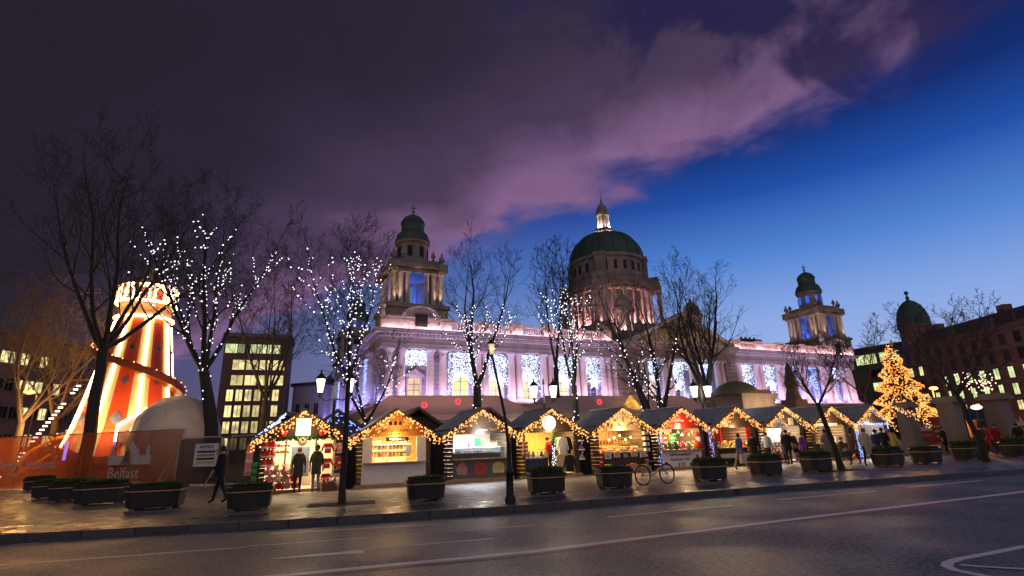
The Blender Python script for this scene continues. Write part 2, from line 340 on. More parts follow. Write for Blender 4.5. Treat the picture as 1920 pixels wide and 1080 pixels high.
# ------------------------------------------------------------ city hall
AF = R(13.363)
hall = thing('city_hall', 'grand pale stone domed town hall floodlit pink and blue behind the market', 'town hall', (-2.024, 50.74, 0), AF)
HL = lambda t, y, z=0: hall_m @ Vector((t, y, z))
hall_m = Matrix.Translation((-2.024, 50.74, 0)) @ Matrix.Rotation(AF, 4, 'Z')
LEN = 70.3
b = MB()
b.box(0, LEN, 1.15, 12, 0, 12.4)                       # front range
b.box(.2, 8, 12, 48, 0, 12.4)                           # left flank
b.box(LEN-8, LEN-.2, 12, 48, 0, 12.4); b.box(LEN-.2, LEN+1.6, 3, 10, 0, 11.2)
b.box(26.4, 29.4, -.75, 1.15, 0, 12.6)                  # rusticated piers beside the centre
b.box(43.4, 45.2, -.75, 1.15, 0, 12.6)
b.box(29.4, 43.4, .95, 1.15, 0, 12.5)
for x0, x1 in ((26.4, 29.4), (43.4, 45.2)):
    for i in range(13): b.box(x0-.03, x1+.03, -.8, -.74, 5.6+i*.5, 5.6+i*.5+.42)
b.build('wall', stone_a, hall)
b = MB(); b.box(-.3, LEN+.3, -.35, 1.14, 0, 5.3); b.box(-.35, LEN+.35, -.45, 1.13, 5.3, 5.55); b.box(-.32, .18, 1.14, 46, 0, 5.5); b.box(26.2, 45.4, -1.0, -.46, 0, 5.5)
b.build('base_storey', stone_d, hall)
b = MB(); b.box(-.12, LEN+.1, -.1, 1.13, 10.72, 11.72); b.box(-.16, LEN+.14, -.14, -.101, 11.1, 11.16)
b.box(26.3, 45.3, -.95, -.101, 10.72, 11.72); b.box(-.12, .19, 1.13, 46, 10.72, 11.72)
b.build('entablature', stone_d, hall)
b = MB()
for y0, y1, z0, z1 in ((-.3, 1.1, 11.72, 11.86), (-.75, 1.1, 12.05, 12.3), (-.85, 1.1, 12.3, 12.45)):
    b.box(y0, 26.3, y0, y1, z0, z1); b.box(45.3, LEN-y0, y0, y1, z0, z1); b.box(26.3, 45.3, y0-.85, y1, z0, z1); b.box(y0, .19, y1, 46, z0, z1)
b.box(-.2, LEN+.2, -.2, 1.1, 11.86, 12.05)
n = int(LEN/.42)
for i in range(n):
    x = .1+i*.42
    yy = -1.4 if 26.4 < x < 45.1 else -.6
    b.box(x, x+.2, yy, yy+.42, 11.87, 12.045)
for i in range(90): b.box(-.55, -.2, .3+i*.5, .55+i*.5, 11.87, 12.045)
b.build('cornice', stone, hall)
# balustrade: pedestals, rails, balusters
colx = [.85, 2.05, 4.9, 6.2, 10.0, 10.75, 13.75, 14.6, 17.6, 18.5, 21.7, 22.6, 25.4, 26.1]
coly = [30.0, 30.75, 33.6, 34.35, 37.9, 38.7, 42.1, 42.9]
colr = [46.0, 46.9, 50.1, 51.0, 54.3, 55.2, 58.6, 59.5, 63.4, 64.2, 65.3, 67.9, 69.2, 69.9]
def bal_run(x0, x1, peds, name='balustrade'):
    q = MB(); q.box(x0, x1, -.4, .1, 12.45, 12.66); q.box(x0, x1, -.42, .12, 13.38, 13.56)
    for p in peds: q.box(p-.62, p+.62, -.48, .18, 12.66, 13.62); q.box(p-.68, p+.68, -.54, .24, 13.62, 13.72); q.box(p-.42, p+.42, -.5, -.47, 12.8, 13.4)
    o = q.build(name, stone, hall); ends = [x0-.5]+peds+[x1+.5]
    for a, c in zip(ends, ends[1:]):
        q = MB(); x = a+.85
        while x < c-.75: q.lathe([(.05, 12.66), (.1, 12.8), (.1, 12.95), (.05, 13.2), (.08, 13.38)], (x, -.15, 0), 6, cap=False); x += .3
        if q.f: q.build('balusters', stone, o)
    return o
bal_run(6.9, 26.4, [10.4, 14.2, 18.05, 22.15, 25.7]); bal_run(45.2, 63.6, [46.4, 50.5, 54.8, 59.0, 63.0])
def pav_parapet(x0, x1, cx):
    q = MB(); q.box(x0, x1, -.45, .3, 12.45, 13.62); q.box(x0-.06, x1+.06, -.52, .36, 13.62, 13.75)
    for k in range(4):
        xx = x0+.5+k*(x1-x0-1)/3
        if abs(xx-cx) > 1: q.box(xx-.42, xx+.42, -.5, -.44, 12.7, 13.4)
    # arched hood over the dark opening
    pts = [(cx-1.7, 13.75)]+[(cx-1.7*math.cos(PI*i/14), 13.75+1.05*math.sin(PI*i/14)) for i in range(1, 14)]+[(cx+1.7, 13.75)]
    q.prism(pts, -.4, .3)
    for i in range(14):
        a, c = PI*i/14, PI*(i+1)/14
        q.bar((cx-1.75*math.cos(a), -.45, 13.75+1.1*math.sin(a)), (cx-1.75*math.cos(c), -.45, 13.75+1.1*math.sin(c)), .5, .16)
    o = q.build('parapet', stone, hall)
    MB().box(cx-.62, cx+.62, -.56, -.5, 12.75, 14.05).build('opening', black, o)
    for xx in (x0+.15,):
        s = MB().lathe([(.35, 0), (.42, .3), (.3, .7), (.45, 1.0), (.2, 1.5), (.26, 1.75), (.05, 1.95)], (xx, -.35, 13.7), 8); s.build('statue', stone, hall, True)
pav_parapet(-.35, 6.9, 3.7); pav_parapet(63.6, LEN+.35, 67)
# columns
def col_mesh(r, z0, z1, n=12):
    q = MB(); h = z1-z0
    q.box(-r*1.35, r*1.35, -r*1.35, r*1.35, z0, z0+.18)
    q.lathe([(r*1.3, z0+.18), (r*1.35, z0+.28), (r*1.1, z0+.36), (r*1.22, z0+.44), (r, z0+.52), (r*.98, z0+h*.4), (r*.85, z1-.55), (r*.92, z1-.5), (r*.88, z1-.42), (r*1.25, z1-.16)], (0, 0, 0), n)
    q.box(-r*1.3, r*1.3, -r*1.3, r*1.3, z1-.16, z1); return q
c0 = col_mesh(.4, 5.56, 10.71).build('column', stone, hall, True)
first = True
def place_col(x, y):
    global first
    o = c0 if first else c0.copy()
    if not first: S_.collection.objects.link(o); o.parent = hall
    first = False; o.location = (x, y, 0)
for x in colx+colr: place_col(x, .38)
for x in coly: place_col(x, -.5)
for i in range(8):
    place_col(-.02+.45*0-.1, 3.4+i*5.2); place_col(-.12, 4.5+i*5.2)
# windows and bay dressing
bays = [8.3, 12.2, 16.0, 20.1, 23.9]; bayc = [32.15, 36.15, 40.4]; bayr = [48.5, 52.65, 56.9, 61.3]
def hall_window(x, y, z0, z1, w, m, ped=True, side=False):
    q = MB(); f = (lambda a, b_, c, d, e, g: q.box(a, b_, c, d, e, g)) if not side else (lambda a, b_, c, d, e, g: q.box(c, d, a, b_, e, g))
    f(x-w/2-.18, x-w/2, y-.14, y, z0, z1); f(x+w/2, x+w/2+.18, y-.14, y, z0, z1); f(x-w/2-.18, x+w/2+.18, y-.16, y, z1, z1+.2); f(x-w/2-.3, x+w/2+.3, y-.22, y, z0-.22, z0)
    if ped and not side: q.prism([(x-w/2-.4, z1+.35), (x+w/2+.4, z1+.35), (x, z1+.95)], y-.25, y-.001); q.box(x-w/2-.4, x+w/2+.4, y-.24, y, z1+.2, z1+.349)
    q.mat(2); f(x-.04, x+.04, y-.07, y-.02, z0, z1)
    for k in (.33, .66): f(x-w/2, x+w/2, y-.07, y-.02, z0+(z1-z0)*k-.03, z0+(z1-z0)*k+.03)
    q.mat(1); f(x-w/2, x+w/2, y-.02, y+.02, z0, z1)
    return q.build('window', [stone, m, stone_d], hall)
hw_y = emit('hall_window_glow', (.95, .80, .33), .55, var=.4, scale=.8); hw_g = emit('hall_window_green_glow', (.62, .9, .22), .9, var=.3); hw_b = emit('hall_window_blue_glow', (.12, .2, .5), .5, var=.4)
hw_d = mat('dim_glass', (.03, .035, .06), .15)
hall_window(3.5, 1.13, 6.2, 7.9, 1.15, hw_y)
for i, x in enumerate(bays): hall_window(x, 1.13, 5.9, 8.6, 1.5, [hw_g, hw_y, hw_y, hw_y, hw_d][i], False)
for i, x in enumerate(bayc): hall_window(x, .93, 5.9, 8.6, 1.5, [hw_y, hw_d, hw_d][i], False)
for i, x in enumerate(bayr): hall_window(x, 1.13, 5.9, 8.6, 1.5, hw_b if i else hw_d, False)
hall_window(66.6, 1.13, 6, 8.2, 1.2, hw_b)
for i in range(4): hall_window(6.2+i*10.4, .17, 6, 8.6, 1.3, hw_y if i < 1 else hw_b, False, True)
# pediment
q = MB(); q.prism([(29.2, 12.5), (44.2, 12.5), (36.9, 16.0)], -.9, 3); o_p = q.build('pediment', stone_d, hall)
q = MB()
for a, c in (((28.6, 12.55), (36.9, 16.45)), ((36.9, 16.45), (45.0, 12.55))):
    q.bar((a[0], -.75, a[1]), (c[0], -.75, c[1]), .95, .42, (0, 0, 1))
q.build('raking_cornice', stone, o_p)
q = MB(); rr = random.Random(3)
for i in range(46):                                    # carved figures in the tympanum
    x = rr.uniform(31.5, 42); hh = min(x-29.2, 44.2-x)*.44; z = rr.uniform(12.7, max(12.8, 12.5+hh-.35)); q.ball((x, -.92, z), rr.uniform(.16, .34), 6, 1.6)
q.build('carving', stone_d, o_p, True)
q = MB(); q.prism([(30.4, 12.6), (43.4, 12.6), (36.9, 15.8)], 3, 12); q.build('roof', slate, hall)
# corner towers
def tower(cx, cyy, lit=True):
    z = 13.4
    q = MB(); H = 3.0
    q.box(cx-H-.2, cx+H+.2, cyy-H-.2, cyy+H+.2, 12.4, 15.3); q.box(cx-H-.4, cx+H+.4, cyy-H-.4, cyy+H+.4, 15.3, 15.7)
    for sx_ in (-1, 1):                                # piers of the belfry
        for sy_ in (-1, 1): q.box(cx+sx_*1.75-.55, cx+sx_*1.75+.55, cyy+sy_*1.75-.55, cyy+sy_*1.75+.55, 15.7, 19.4)
    q.box(cx-2.6, cx+2.6, cyy-2.6, cyy+2.6, 19.4, 19.9); q.box(cx-3.0, cx+3.0, cyy-3.0, cyy+3.0, 19.9, 20.3); q.box(cx-2.5, cx+2.5, cyy-2.5, cyy+2.5, 20.3, 20.9)
    for a in range(4):                                 # broken corners of the entablature
        xx, yy = cx+(2.7 if a % 2 else -2.7), cyy+(2.7 if a > 1 else -2.7); q.box(xx-.5, xx+.5, yy-.5, yy+.5, 19.45, 20.42)
    q.lathe([(2.0, 20.9), (1.9, 21.1), (1.75, 21.3), (1.7, 23.2), (1.95, 23.35), (1.95, 23.6)], (cx, cyy, 0), 16)
    t = q.build('corner_tower', stone_d, hall, True)
    k = 0
    for sx_ in (-1, 1):
        for sy_ in (-1, 1):
            for ox, oy in ((2.55, 1.75), (1.75, 2.55), (2.6, 2.6), (1.05, 2.45), (2.45, 1.05)):
                cm = tw_col if tw_col.users == 0 or True else None
                o = bpy.data.objects.new('tower_column', tw_col); S_.collection.objects.link(o); o.parent = t; o.location = (cx+sx_*ox, cyy+sy_*oy, 0)
            u = MB().lathe([(.22, 20.4), (.12, 20.65), (.34, 20.95), (.3, 21.3), (.1, 21.45), (.16, 21.6), (.02, 21.9)], (cx+sx_*2.65, cyy+sy_*2.65, 0), 8).build('urn', stone_d, t, True)
            MB().lathe([(.2, 20.95), (.1, 21.1), (.28, 21.35), (.22, 21.6), (.02, 21.95)], (cx+sx_*1.7, cyy-2.6 if sy_ < 0 else cyy+2.6, 0), 8).build('urn', stone_d, t, True)
    for a in range(8):
        an = a*PI/4+PI/8; xx, yy = cx+1.72*math.cos(an), cyy+1.72*math.sin(an)
        m4 = Matrix.Translation((xx, yy, 0)) @ Matrix.Rotation(an, 4, 'Z')
        w_ = MB().box(-.05, .06, -.25, .25, 21.6, 22.8); w_.v = [tuple(m4 @ Vector(p)) for p in w_.v]; w_.build('drum_window', black if lit else tw_blue, t)
    MB().lathe([(2.0, 23.6), (1.95, 23.9), (1.8, 24.25), (1.75, 24.5), (1.55, 24.75), (1.3, 25.0), (1.3, 25.9), (1.4, 26.0), (1.25, 26.35), (.95, 26.75), (.5, 27.05), (.2, 27.15)], (cx, cyy, 0), 16).build('cupola', copper, t, True)
    f = MB().lathe([(.16, 27.1), (.1, 27.4), (.22, 27.6), (.08, 27.8), (.05, 28.6)], (cx, cyy, 0), 8); f.box(cx-.35, cx+.35, cyy-.06, cyy+.06, 28.0, 28.14); f.build('finial', stone_d, t)
    if lit is not None:
        lamp(hall, 'POINT', (cx, cyy+.4, 16.6), 520, (.06, .16, 1), .4)
        for sx_ in (-1, 1):
            lamp(hall, 'SPOT', (cx+sx_*2.2, cyy-3.25, 15.75), 330, (1, .62, .48), .15, aim=(cx+sx_*2.2, cyy-2.7, 20), spot=75)
        lamp(hall, 'SPOT', (cx-3.2, cyy+1.9, 15.75), 220, (1, .62, .48), .15, aim=(cx-2.7, cyy+1.9, 20), spot=75)
        lamp(hall, 'SPOT', (cx-3.2, cyy-1.9, 15.75), 220, (1, .62, .48), .15, aim=(cx-2.7, cyy-1.9, 20), spot=75)
    return t
tw_col = col_mesh(.27, 15.7, 19.41, 10).mesh('tower_column'); tw_col.materials.append(stone)
tw_col.polygons.foreach_set('use_smooth', [True]*len(tw_col.polygons)); tw_col.set_sharp_from_angle(angle=R(40))
tw_blue = emit('blue_lit_opening', (.05, .16, .9), .7)
tower(4.05, 5.2); tower(70.0, 4.4, False); tower(4.2, 44, None)
# great dome
DX, DY = 36.4, 13.0
q = MB(); q.box(DX-8.2, DX+8.2, DY-7.5, DY+8, 12.2, 16.2); q.lathe([(7.6, 16.2), (7.2, 16.9), (6.2, 16.9)], (DX, DY, 0), 8, PI/8)
q.lathe([(5.6, 16.9), (5.6, 22.1)], (DX, DY, 0), 24)
q.lathe([(6.6, 22.0), (6.75, 22.3), (7.15, 22.5), (7.2, 22.95), (6.5, 23.0), (6.4, 23.9), (6.5, 24.0)], (DX, DY, 0), 32)
q.lathe([(6.1, 23.9), (5.85, 24.2), (5.8, 26.9), (6.15, 27.05), (6.2, 27.45), (5.9, 27.6)], (DX, DY, 0), 32)
dome = q.build('main_dome', stone_d, hall, True); dome.scale = (.93, .93, 1); dome.location = (DX*.07, DY*.07, 0)
dcol = col_mesh(.34, 16.9, 22.05, 10).mesh('drum_column'); dcol.materials.append(stone); dcol.polygons.foreach_set('use_smooth', [True]*len(dcol.polygons)); dcol.set_sharp_from_angle(angle=R(40))
for i in range(24):
    a = 2*PI*i/24; o = bpy.data.objects.new('drum_column', dcol); S_.collection.objects.link(o); o.parent = dome; o.location = (DX+6.45*math.cos(a), DY+6.45*math.sin(a), 0)
for a in (PI/4, 3*PI/4, 5*PI/4, 7*PI/4, ):              # projecting pairs at the diagonals with blocks above
    m4 = Matrix.Translation((DX, DY, 0)) @ Matrix.Rotation(a, 4, 'Z')
    w_ = MB().box(5.9, 8.2, -1.1, 1.1, 22.05, 23.2).box(6.2, 8.0, -.95, .95, 23.2, 24.2).box(5.6, 6.45, -.8, .8, 24.2, 27.2).box(5.5, 6.6, -.95, .95, 27.2, 27.6)
    w_.v = [tuple(m4 @ Vector(p)) for p in w_.v]; w_.build('buttress', stone_d, dome)
    w_ = MB().box(6, 8.3, -1.2, 1.2, 16.2, 16.95); w_.v = [tuple(m4 @ Vector(p)) for p in w_.v]; w_.build('plinth', stone_d, dome)
    for s in (-.8, .8):
        p = m4 @ Vector((7.75, s, 0)); o = bpy.data.objects.new('drum_column', dcol); S_.collection.objects.link(o); o.parent = dome; o.location = p
for i in range(24):
    an = 2*PI*(i+.5)/24; m4 = Matrix.Translation((DX+5.8*math.cos(an), DY+5.8*math.sin(an), 0)) @ Matrix.Rotation(an, 4, 'Z')
    w_ = MB().box(-.05, .06, -.26, .26, 25.0, 26.4); w_.v = [tuple(m4 @ Vector(p)) for p in w_.v]; w_.build('attic_window', black, dome)
pr = [(6.0*math.cos(R(a)), 27.6+5.1*math.sin(R(a))) for a in (0, 8, 16, 24, 32, 40, 48, 56, 64, 72, 79)]
sh = MB().lathe([(6.05, 27.3), (6.1, 27.6)]+pr, (DX, DY, 0), 32)
for i in range(16):
    a = 2*PI*i/16; sh.tube([(DX+r_*1.006*math.cos(a), DY+r_*1.006*math.sin(a), z_) for r_, z_ in pr], .09, 4)
sh.build('dome_shell', copper, dome, True)
ln = MB().lathe([(1.35, 32.5), (1.5, 32.8), (1.4, 33.2), (1.15, 33.3)], (DX, DY, 0), 12).lathe([(.62, 33.2), (.62, 35.6)], (DX, DY, 0), 12)
ln.lathe([(1.2, 35.5), (1.25, 35.8), (.95, 36.1), (1.0, 36.4), (.75, 37.1), (.3, 37.7), (.12, 38.0), (.2, 38.3), (.05, 38.6), (.04, 39.6)], (DX, DY, 0), 12)
ln = ln.build('lantern', stone_d, dome, True)
lc = col_mesh(.13, 33.2, 35.55, 8).mesh('lantern_column'); lc.materials.append(white_p)
for i in range(8):
    o = bpy.data.objects.new('lantern_column', lc); S_.collection.objects.link(o); o.parent = dome; o.location = (DX+.98*math.cos(i*PI/4), DY+.98*math.sin(i*PI/4), 0)
for i in range(4):
    a = i*PI/2+.5; lamp(hall, 'POINT', (DX+1.15*math.cos(a), DY+1.15*math.sin(a), 33.5), 220, (1, .72, .64), .08)
for i in range(24):
    a = 2*PI*(i+.5)/24
    if math.sin(a) < .35: lamp(hall, 'POINT', (DX+5.6*math.cos(a), DY+5.6*math.sin(a), 17.1), 300, (1, .44, .46), .12)
# small columned turrets beside the pediment
def turret(cx, cyy):
    q = MB(); q.box(cx-1.2, cx+1.2, cyy-1.2, cyy+1.2, 12.4, 14.6); q.lathe([(1.25, 17.1), (1.45, 17.3), (1.45, 17.7), (1.1, 17.8), (1.15, 18.3), (.9, 18.9), (.45, 19.4), (.2, 19.5), (.1, 20.1)], (cx, cyy, 0), 12)
    q.lathe([(.7, 14.6), (.7, 17.2)], (cx, cyy, 0), 10); t = q.build('turret', stone_d, hall, True)
    for i in range(8):
        a = i*PI/4+PI/8; q = MB().lathe([(.17, 14.6), (.14, 17.15)], (cx+1.1*math.cos(a), cyy+1.1*math.sin(a), 0), 8); q.build('turret_column', stone, t)
    for a in (-2.2, -1.2): lamp(hall, 'POINT', (cx+1.0*math.cos(a), cyy+1.0*math.sin(a), 14.85), 90, (1, .68, .6), .08)
turret(31.4, 3.4); turret(43.0, 3.4)
for x, y, w in ((13.0, 16, 1.0), (58.5, 8, 1.9)):
    q = MB().box(x-w, x+w, y-.7, y+.7, 12.2, 16.3 if x < 20 else 15.9); q.box(x-w-.15, x+w+.15, y-.85, y+.85, 16.0 if x < 20 else 15.6, 16.25 if x < 20 else 15.85); ch = q.build('chimney', stone_b, hall)
    for k in range(4): MB().lathe([(.17, 0), (.14, .5)], (x-w*.75+k*w*.5, y, 15.8 if x > 20 else 16.2), 8).build('chimney_pot', stone_b, ch)
# porch in front of the centre
q = MB(); q.box(36.2, 41.2, -9, -1, 0, 5.4); q.box(36.0, 41.4, -9.2, -1, 5.4, 5.8); q.box(36.5, 40.9, -8.8, -1, 5.8, 6.3)
q.build('porch', stone_d, hall); MB().lathe([(2.3, 0), (2.2, .5), (1.7, 1.0), (.9, 1.35), (.1, 1.5)], (37.0, -7.5, 5.8), 14).build('porch_roof', mat('olive_copper', (.10, .11, .05), .6), hall, True)
# floodlights: strips on the ledge (columns pink, recessed bays blue white), strips behind the cornice lip
for x0, x1 in ((0, 26.2), (45.3, LEN)):
    L_ = x1-x0; c = (x0+x1)/2
    lamp(hall, 'AREA', (c, -1.15, 5.65), L_*46, (.96, .60, .92), L_, .25, aim=(c, .35, 8.7))
    lamp(hall, 'AREA', (c, .86, 5.7), L_*135, (.26, .28, 1), L_, .15, aim=(c, 1.05, 9.5))
    lamp(hall, 'AREA', (c, -.78, 12.5), L_*17, (1, .56, .66), L_, .08, aim=(c, -.3, 13.3))
    lamp(hall, 'AREA', (c, -1.6, 9.5), L_*13, (.6, .48, 1), L_, .1, aim=(c, -.5, 12))  # added fill strip hanging in mid-air, washes the stone lilac
lamp(hall, 'AREA', (36.4, -1.7, 5.65), 13*26, (.95, .62, .92), 13, .25, aim=(36.4, -.4, 9))
lamp(hall, 'AREA', (36.4, .6, 5.7), 13*55, (.42, .45, 1), 13, .15, aim=(36.4, .85, 9.5))
lamp(hall, 'AREA', (-1.25, 23, 5.65), 44*45, (.30, .28, 1), 44, .25, aim=(-.1, 23, 8.6))
lamp(hall, 'AREA', (36.9, -2.2, 12.6), 60, (1, .75, .5), 12, .2, aim=(36.9, -.8, 14.4))
lamp(hall, 'AREA', (38.4, -10.6, 4.2), 120, (1, .7, .45), 5, .3, aim=(38.4, -9, 6))
for fx_, ty in ((27, 31), (45, 40)): lamp(hall, 'SPOT', (fx_, 1.2, 13.2), 750, (1, .62, .52), .4, aim=(35.6, 13, 25.5), spot=62)
for fx_ in (27, 45, 12.5, 60.5): MB().box(fx_-.35, fx_+.35, 1.15, 1.5, 12.46, 12.95).build('floodlight', iron, hall)
for fx_ in (12.5, 60.5): lamp(hall, 'SPOT', (fx_, 1.5, 13.2), 600, (1, .74, .55), .3, aim=(4.05 if fx_ < 30 else 69, 5.2, 22), spot=55)
# curtains of lights, stars
cur_w = emit('curtain_bulb', (.60, .70, 1), 2.4); cur_b = emit('blue_curtain_bulb', (.30, .45, 1), 2.2)
star_m = emit('white_star', (.95, .96, 1), 2.6)
bn = ['first', 'second', 'third', 'fourth', 'fifth']
def curtain(x, y, w, z0, z1, name_lab, shape='arch', m=None, n=820, r=.05):
    t = thing('light_curtain', name_lab, 'light curtain', HL(x, y), AF, 'curtains of lights across the town hall front')
    q = MB(); g = random.Random(int(x*10))
    wires = MB()
    wires.bar((-w/2, 0, z1), (w/2, 0, z1), .03)
    for i in range(n):
        xx = g.uniform(-w/2, w/2); k = abs(xx)/(w/2)
        lo = {'arch': z0 if k > .72 else z0+(z1-z0)*(.50-.25*k), 'full': z0, 'swag': z0 if k > .75 else z1-.55}[shape]
        zz = z1-(z1-lo)*g.random()**(1.1)
        q.octa((xx, g.uniform(-.08, .08), zz), r*g.uniform(.6, 1.25))
    for i in range(9): xx = -w/2+w*i/8; wires.bar((xx, .1, z1), (xx, .1, z0 if abs(xx) > .36*w else (z0+z1)/2), .012)
    wires.build('wire', iron, t); q.build('bulbs', m or cur_w, t, fix=False, kind='stuff')
def star(x, y, z, r, lab):
    p = [((r if i % 2 == 0 else r*.42)*math.sin(PI*i/5), (r if i % 2 == 0 else r*.42)*math.cos(PI*i/5)) for i in range(10)]
    o = MB().prism(p, -.05, .05).build('star_light', star_m); o.location = HL(x, y, z); o.rotation_euler = (0, 0, AF); tag(o, lab, 'star light', 'stars hung in the bays of the town hall')
for i, x in enumerate(bays):
    curtain(x, .62, 3.0, 5.8, 10.6, f'curtain of white lights in the {bn[i]} bay of the left wing')
    if i: star(x+.1, .35, 7.75, .78, f'white star hanging in the {bn[i]} bay of the left wing of the town hall')
for i, x in enumerate(bayc): curtain(x, .5, 2.6, 6.4, 10.5, f'white light curtain in the {bn[i]} bay under the pediment', 'arch')
star(36.1, .2, 7.6, .8, 'white star hanging under the pediment of the town hall')
for i, x in enumerate(bayr): curtain(x, .62, 2.7, 5.7, 10.6, f'bluish white light curtain in the {bn[i]} bay right of the pediment', 'arch', cur_b if i > 1 else cur_w, 560)
star(52.7, .3, 7.8, .8, 'white star hanging in a bay of the right wing of the town hall')
curtain(3.5, .75, 2.5, 9.15, 10.65, 'dense panel of white lights above the pedimented window under the left tower', 'full', None, 620)
curtain(66.5, .75, 2.6, 9.1, 10.75, 'dense panel of white lights under the right corner tower', 'full', None, 560, .06)
curtain(66.5, .7, 1.6, 5.8, 8.8, 'blue light curtain over the lowest window under the right corner tower', 'full', bulb_b, 160, .05)
curtain(71.2, 2.7, 1.3, 5.4, 10.9, 'blue white light curtain hung on the far right end of the town hall', 'full', cur_b, 560, .07)
curtain(36.2, -.2, 5.6, 9.5, 10.5, 'swag of white lights slung across the columns under the pediment', 'full', None, 330)
for i in range(4):
    t = thing('light_curtain', f'blue light curtain on the left flank of the town hall, {bn[i]} from the corner', 'light curtain', HL(-.25, 6.2+i*10.4), AF, 'blue curtains on the flank of the town hall')
    q = MB(); g = random.Random(i)
    for k in range(420): q.octa((g.uniform(-.1, .1), g.uniform(-1.5, 1.5), 10.5-4.8*g.random()), .05)
    q.build('bulbs', bulb_b, t, fix=False, kind='stuff')
# ------------------------------------------------------------ market huts
AS = R(9.641)
def row(X, back=0): return Vector((X-back*math.sin(AS), 23.68+X*math.tan(AS)+back*math.cos(AS), 0))
def text_part(s, size, m, parent, loc, rx=PI/2, rz=0, depth=.006, align='CENTER', name='lettering'):
    c = bpy.data.curves.new('t', 'FONT'); c.body = s; c.size = size; c.extrude = depth; c.align_x = align; c.resolution_u = 2
    o = bpy.data.objects.new('t', c); S_.collection.objects.link(o)
    me = bpy.data.meshes.new_from_object(o.evaluated_get(bpy.context.evaluated_depsgraph_get())); bpy.data.objects.remove(o)
    me.materials.clear(); me.materials.append(m); o = bpy.data.objects.new(name, me); S_.collection.objects.link(o)
    o.location = loc; o.rotation_euler = (rx, 0, rz); o.parent = parent; return o
roofm = mat('corrugated_roof', (.26, .27, .32), .45, .1, .3, 3)
logs = mat('dark_log_cladding', (.07, .047, .033), .6, 0, .35, 3, streak=(.6, .6, 6))
def hut_shell(name, lab, loc, rz, W_=1.5, D_=2.6, E_=2.05, A_=3.08, ov=1.87, gable=logs, inside=wood_l, front=None, counter=True, roof_m=None, group='wooden market huts in the front row', floor=True, open_front=True, top=2.0, cat='market hut'):
    h = thing(name, lab, cat, loc, rz, group)
    nb = 13
    for s in (-1, 1):                                   # log-clad side walls
        q = MB()
        for i in range(nb):
            z0 = .12+i*(E_+.1)/nb; zt = z0+(E_+.1)/nb-.018
            q.hexa([(s*(W_-.04), 0, z0), (s*(W_+.05), 0, z0), (s*(W_+.05), D_, z0), (s*(W_-.04), D_, z0), (s*(W_-.04), 0, zt), (s*(W_+.02), 0, zt), (s*(W_+.02), D_, zt), (s*(W_-.04), D_, zt)])
            q.box(s*(W_-.24) if s > 0 else -W_-.02, W_+.02 if s > 0 else -(W_-.24), -.06+.015*(i % 2), .02, z0, zt)
        q.build('side_wall', logs, h)
    MB().prism([(-W_+.04, .12), (W_-.04, .12), (W_-.04, E_+.1), (0, A_-.12), (-W_+.04, E_+.1)], D_-.08, D_).build('back_wall', inside, h)
    q = MB()
    if open_front:
        q.prism([(-W_-.02, top), (W_+.02, top), (W_+.02, E_+.06), (0, A_-.1), (-W_-.02, E_+.06)], -.03, .05)
    else:
        for i in range(22):
            z0 = .12+i*.135; z1 = z0+.122
            w0 = W_ if z1 < E_ else max(.02, W_*(A_-.1-z1)/(A_-.1-E_)); q.box(-w0, w0, -.03, .05, z0, z1)
    q.build('gable', gable, h)
    MB().box(-W_-.1, W_+.1, -.12, D_+.05, 0.005, .12).build('base', wood_l if floor else wood_d, h)
    q = MB(); ns = 34; ov_z = E_-.13                    # corrugated roof slopes
    for s in (-1, 1):
        vs = []; L_ = D_+.55
        for i in range(ns+1):
            y = -.38+L_*i/ns; dz = .03*math.cos(PI*i)
            vs += [(0, y, A_+.03+dz), (s*ov, y, ov_z+dz), (0, y, A_-.03+dz), (s*ov, y, ov_z-.06+dz)]
        fs = []
        for i in range(ns):
            a, c = i*4, i*4+4; fs += [(a, a+1, c+1, c), (a+2, c+2, c+3, a+3), (a+1, a+3, c+3, c+1)]
        fs += [(0, 2, 3, 1), (ns*4, ns*4+1, ns*4+3, ns*4+2)]; q.add(vs, fs)
    q.bar((0, -.4, A_+.05), (0, D_+.18, A_+.05), .16, .05)
    q.build('roof', roof_m or roofm, h)
    q = MB()
    for s in (-1, 1): q.bar((0, -.40, A_-.02), (s*(ov+.02), -.40, ov_z-.05), .035, .13, (0, 0, 1))
    q.build('bargeboard', wood_d, h)
    if counter:
        MB().box(-W_+.25, W_-.25, -.02, .03, .13, .92).build('counter_front', front or wood_l, h)
        MB().box(-W_+.22, W_-.22, -.22, .55, .92, .97).build('counter_top', wood_l, h)
    return h
def hut_lights(lab, loc, rz, A_=3.08, E_=1.92, ov=1.87, n=210, m=None, r=.035, drop=.42, y=-.47, only=(-1, 1), group='warm white fairy lights along the hut gables'):
    t = thing('fairy_lights', lab, 'fairy lights', loc, rz, group); q = MB(); wv = MB(); g = random.Random(int(abs(loc[0])*97)+n)
    for s in only:
        wv.bar((0, y, A_-.02), (s*ov, y, E_-.05), .012)
        for i in range(n//len(only)):
            a = g.random(); x = s*ov*a; z = A_-.04+(E_-A_)*a
            dd = g.choice((0, .25, .55, 1))*drop*g.uniform(.4, 1)*(1 if a > .12 else .5)
            q.mat(1 if g.random() < .35 else 0).octa((x+g.uniform(-.02, .02), y+g.uniform(-.05, .03), z-dd), r*g.uniform(.75, 1.2))
        for i in range(14):
            a = (i+.5)/14; wv.bar((s*ov*a, y, A_-.02+(E_-A_)*a), (s*ov*a, y, A_-.02+(E_-A_)*a-drop*.9), .007)
    wv.build('wire', iron, t); q.build('bulbs', m or [bulb_w, bulb_w2], t, fix=False, kind='stuff')
    if m is None:
        lamp(t, 'POINT', (0, y-.35, (A_+E_)/2-.1), 34, (1, .62, .28), .25)
    return t
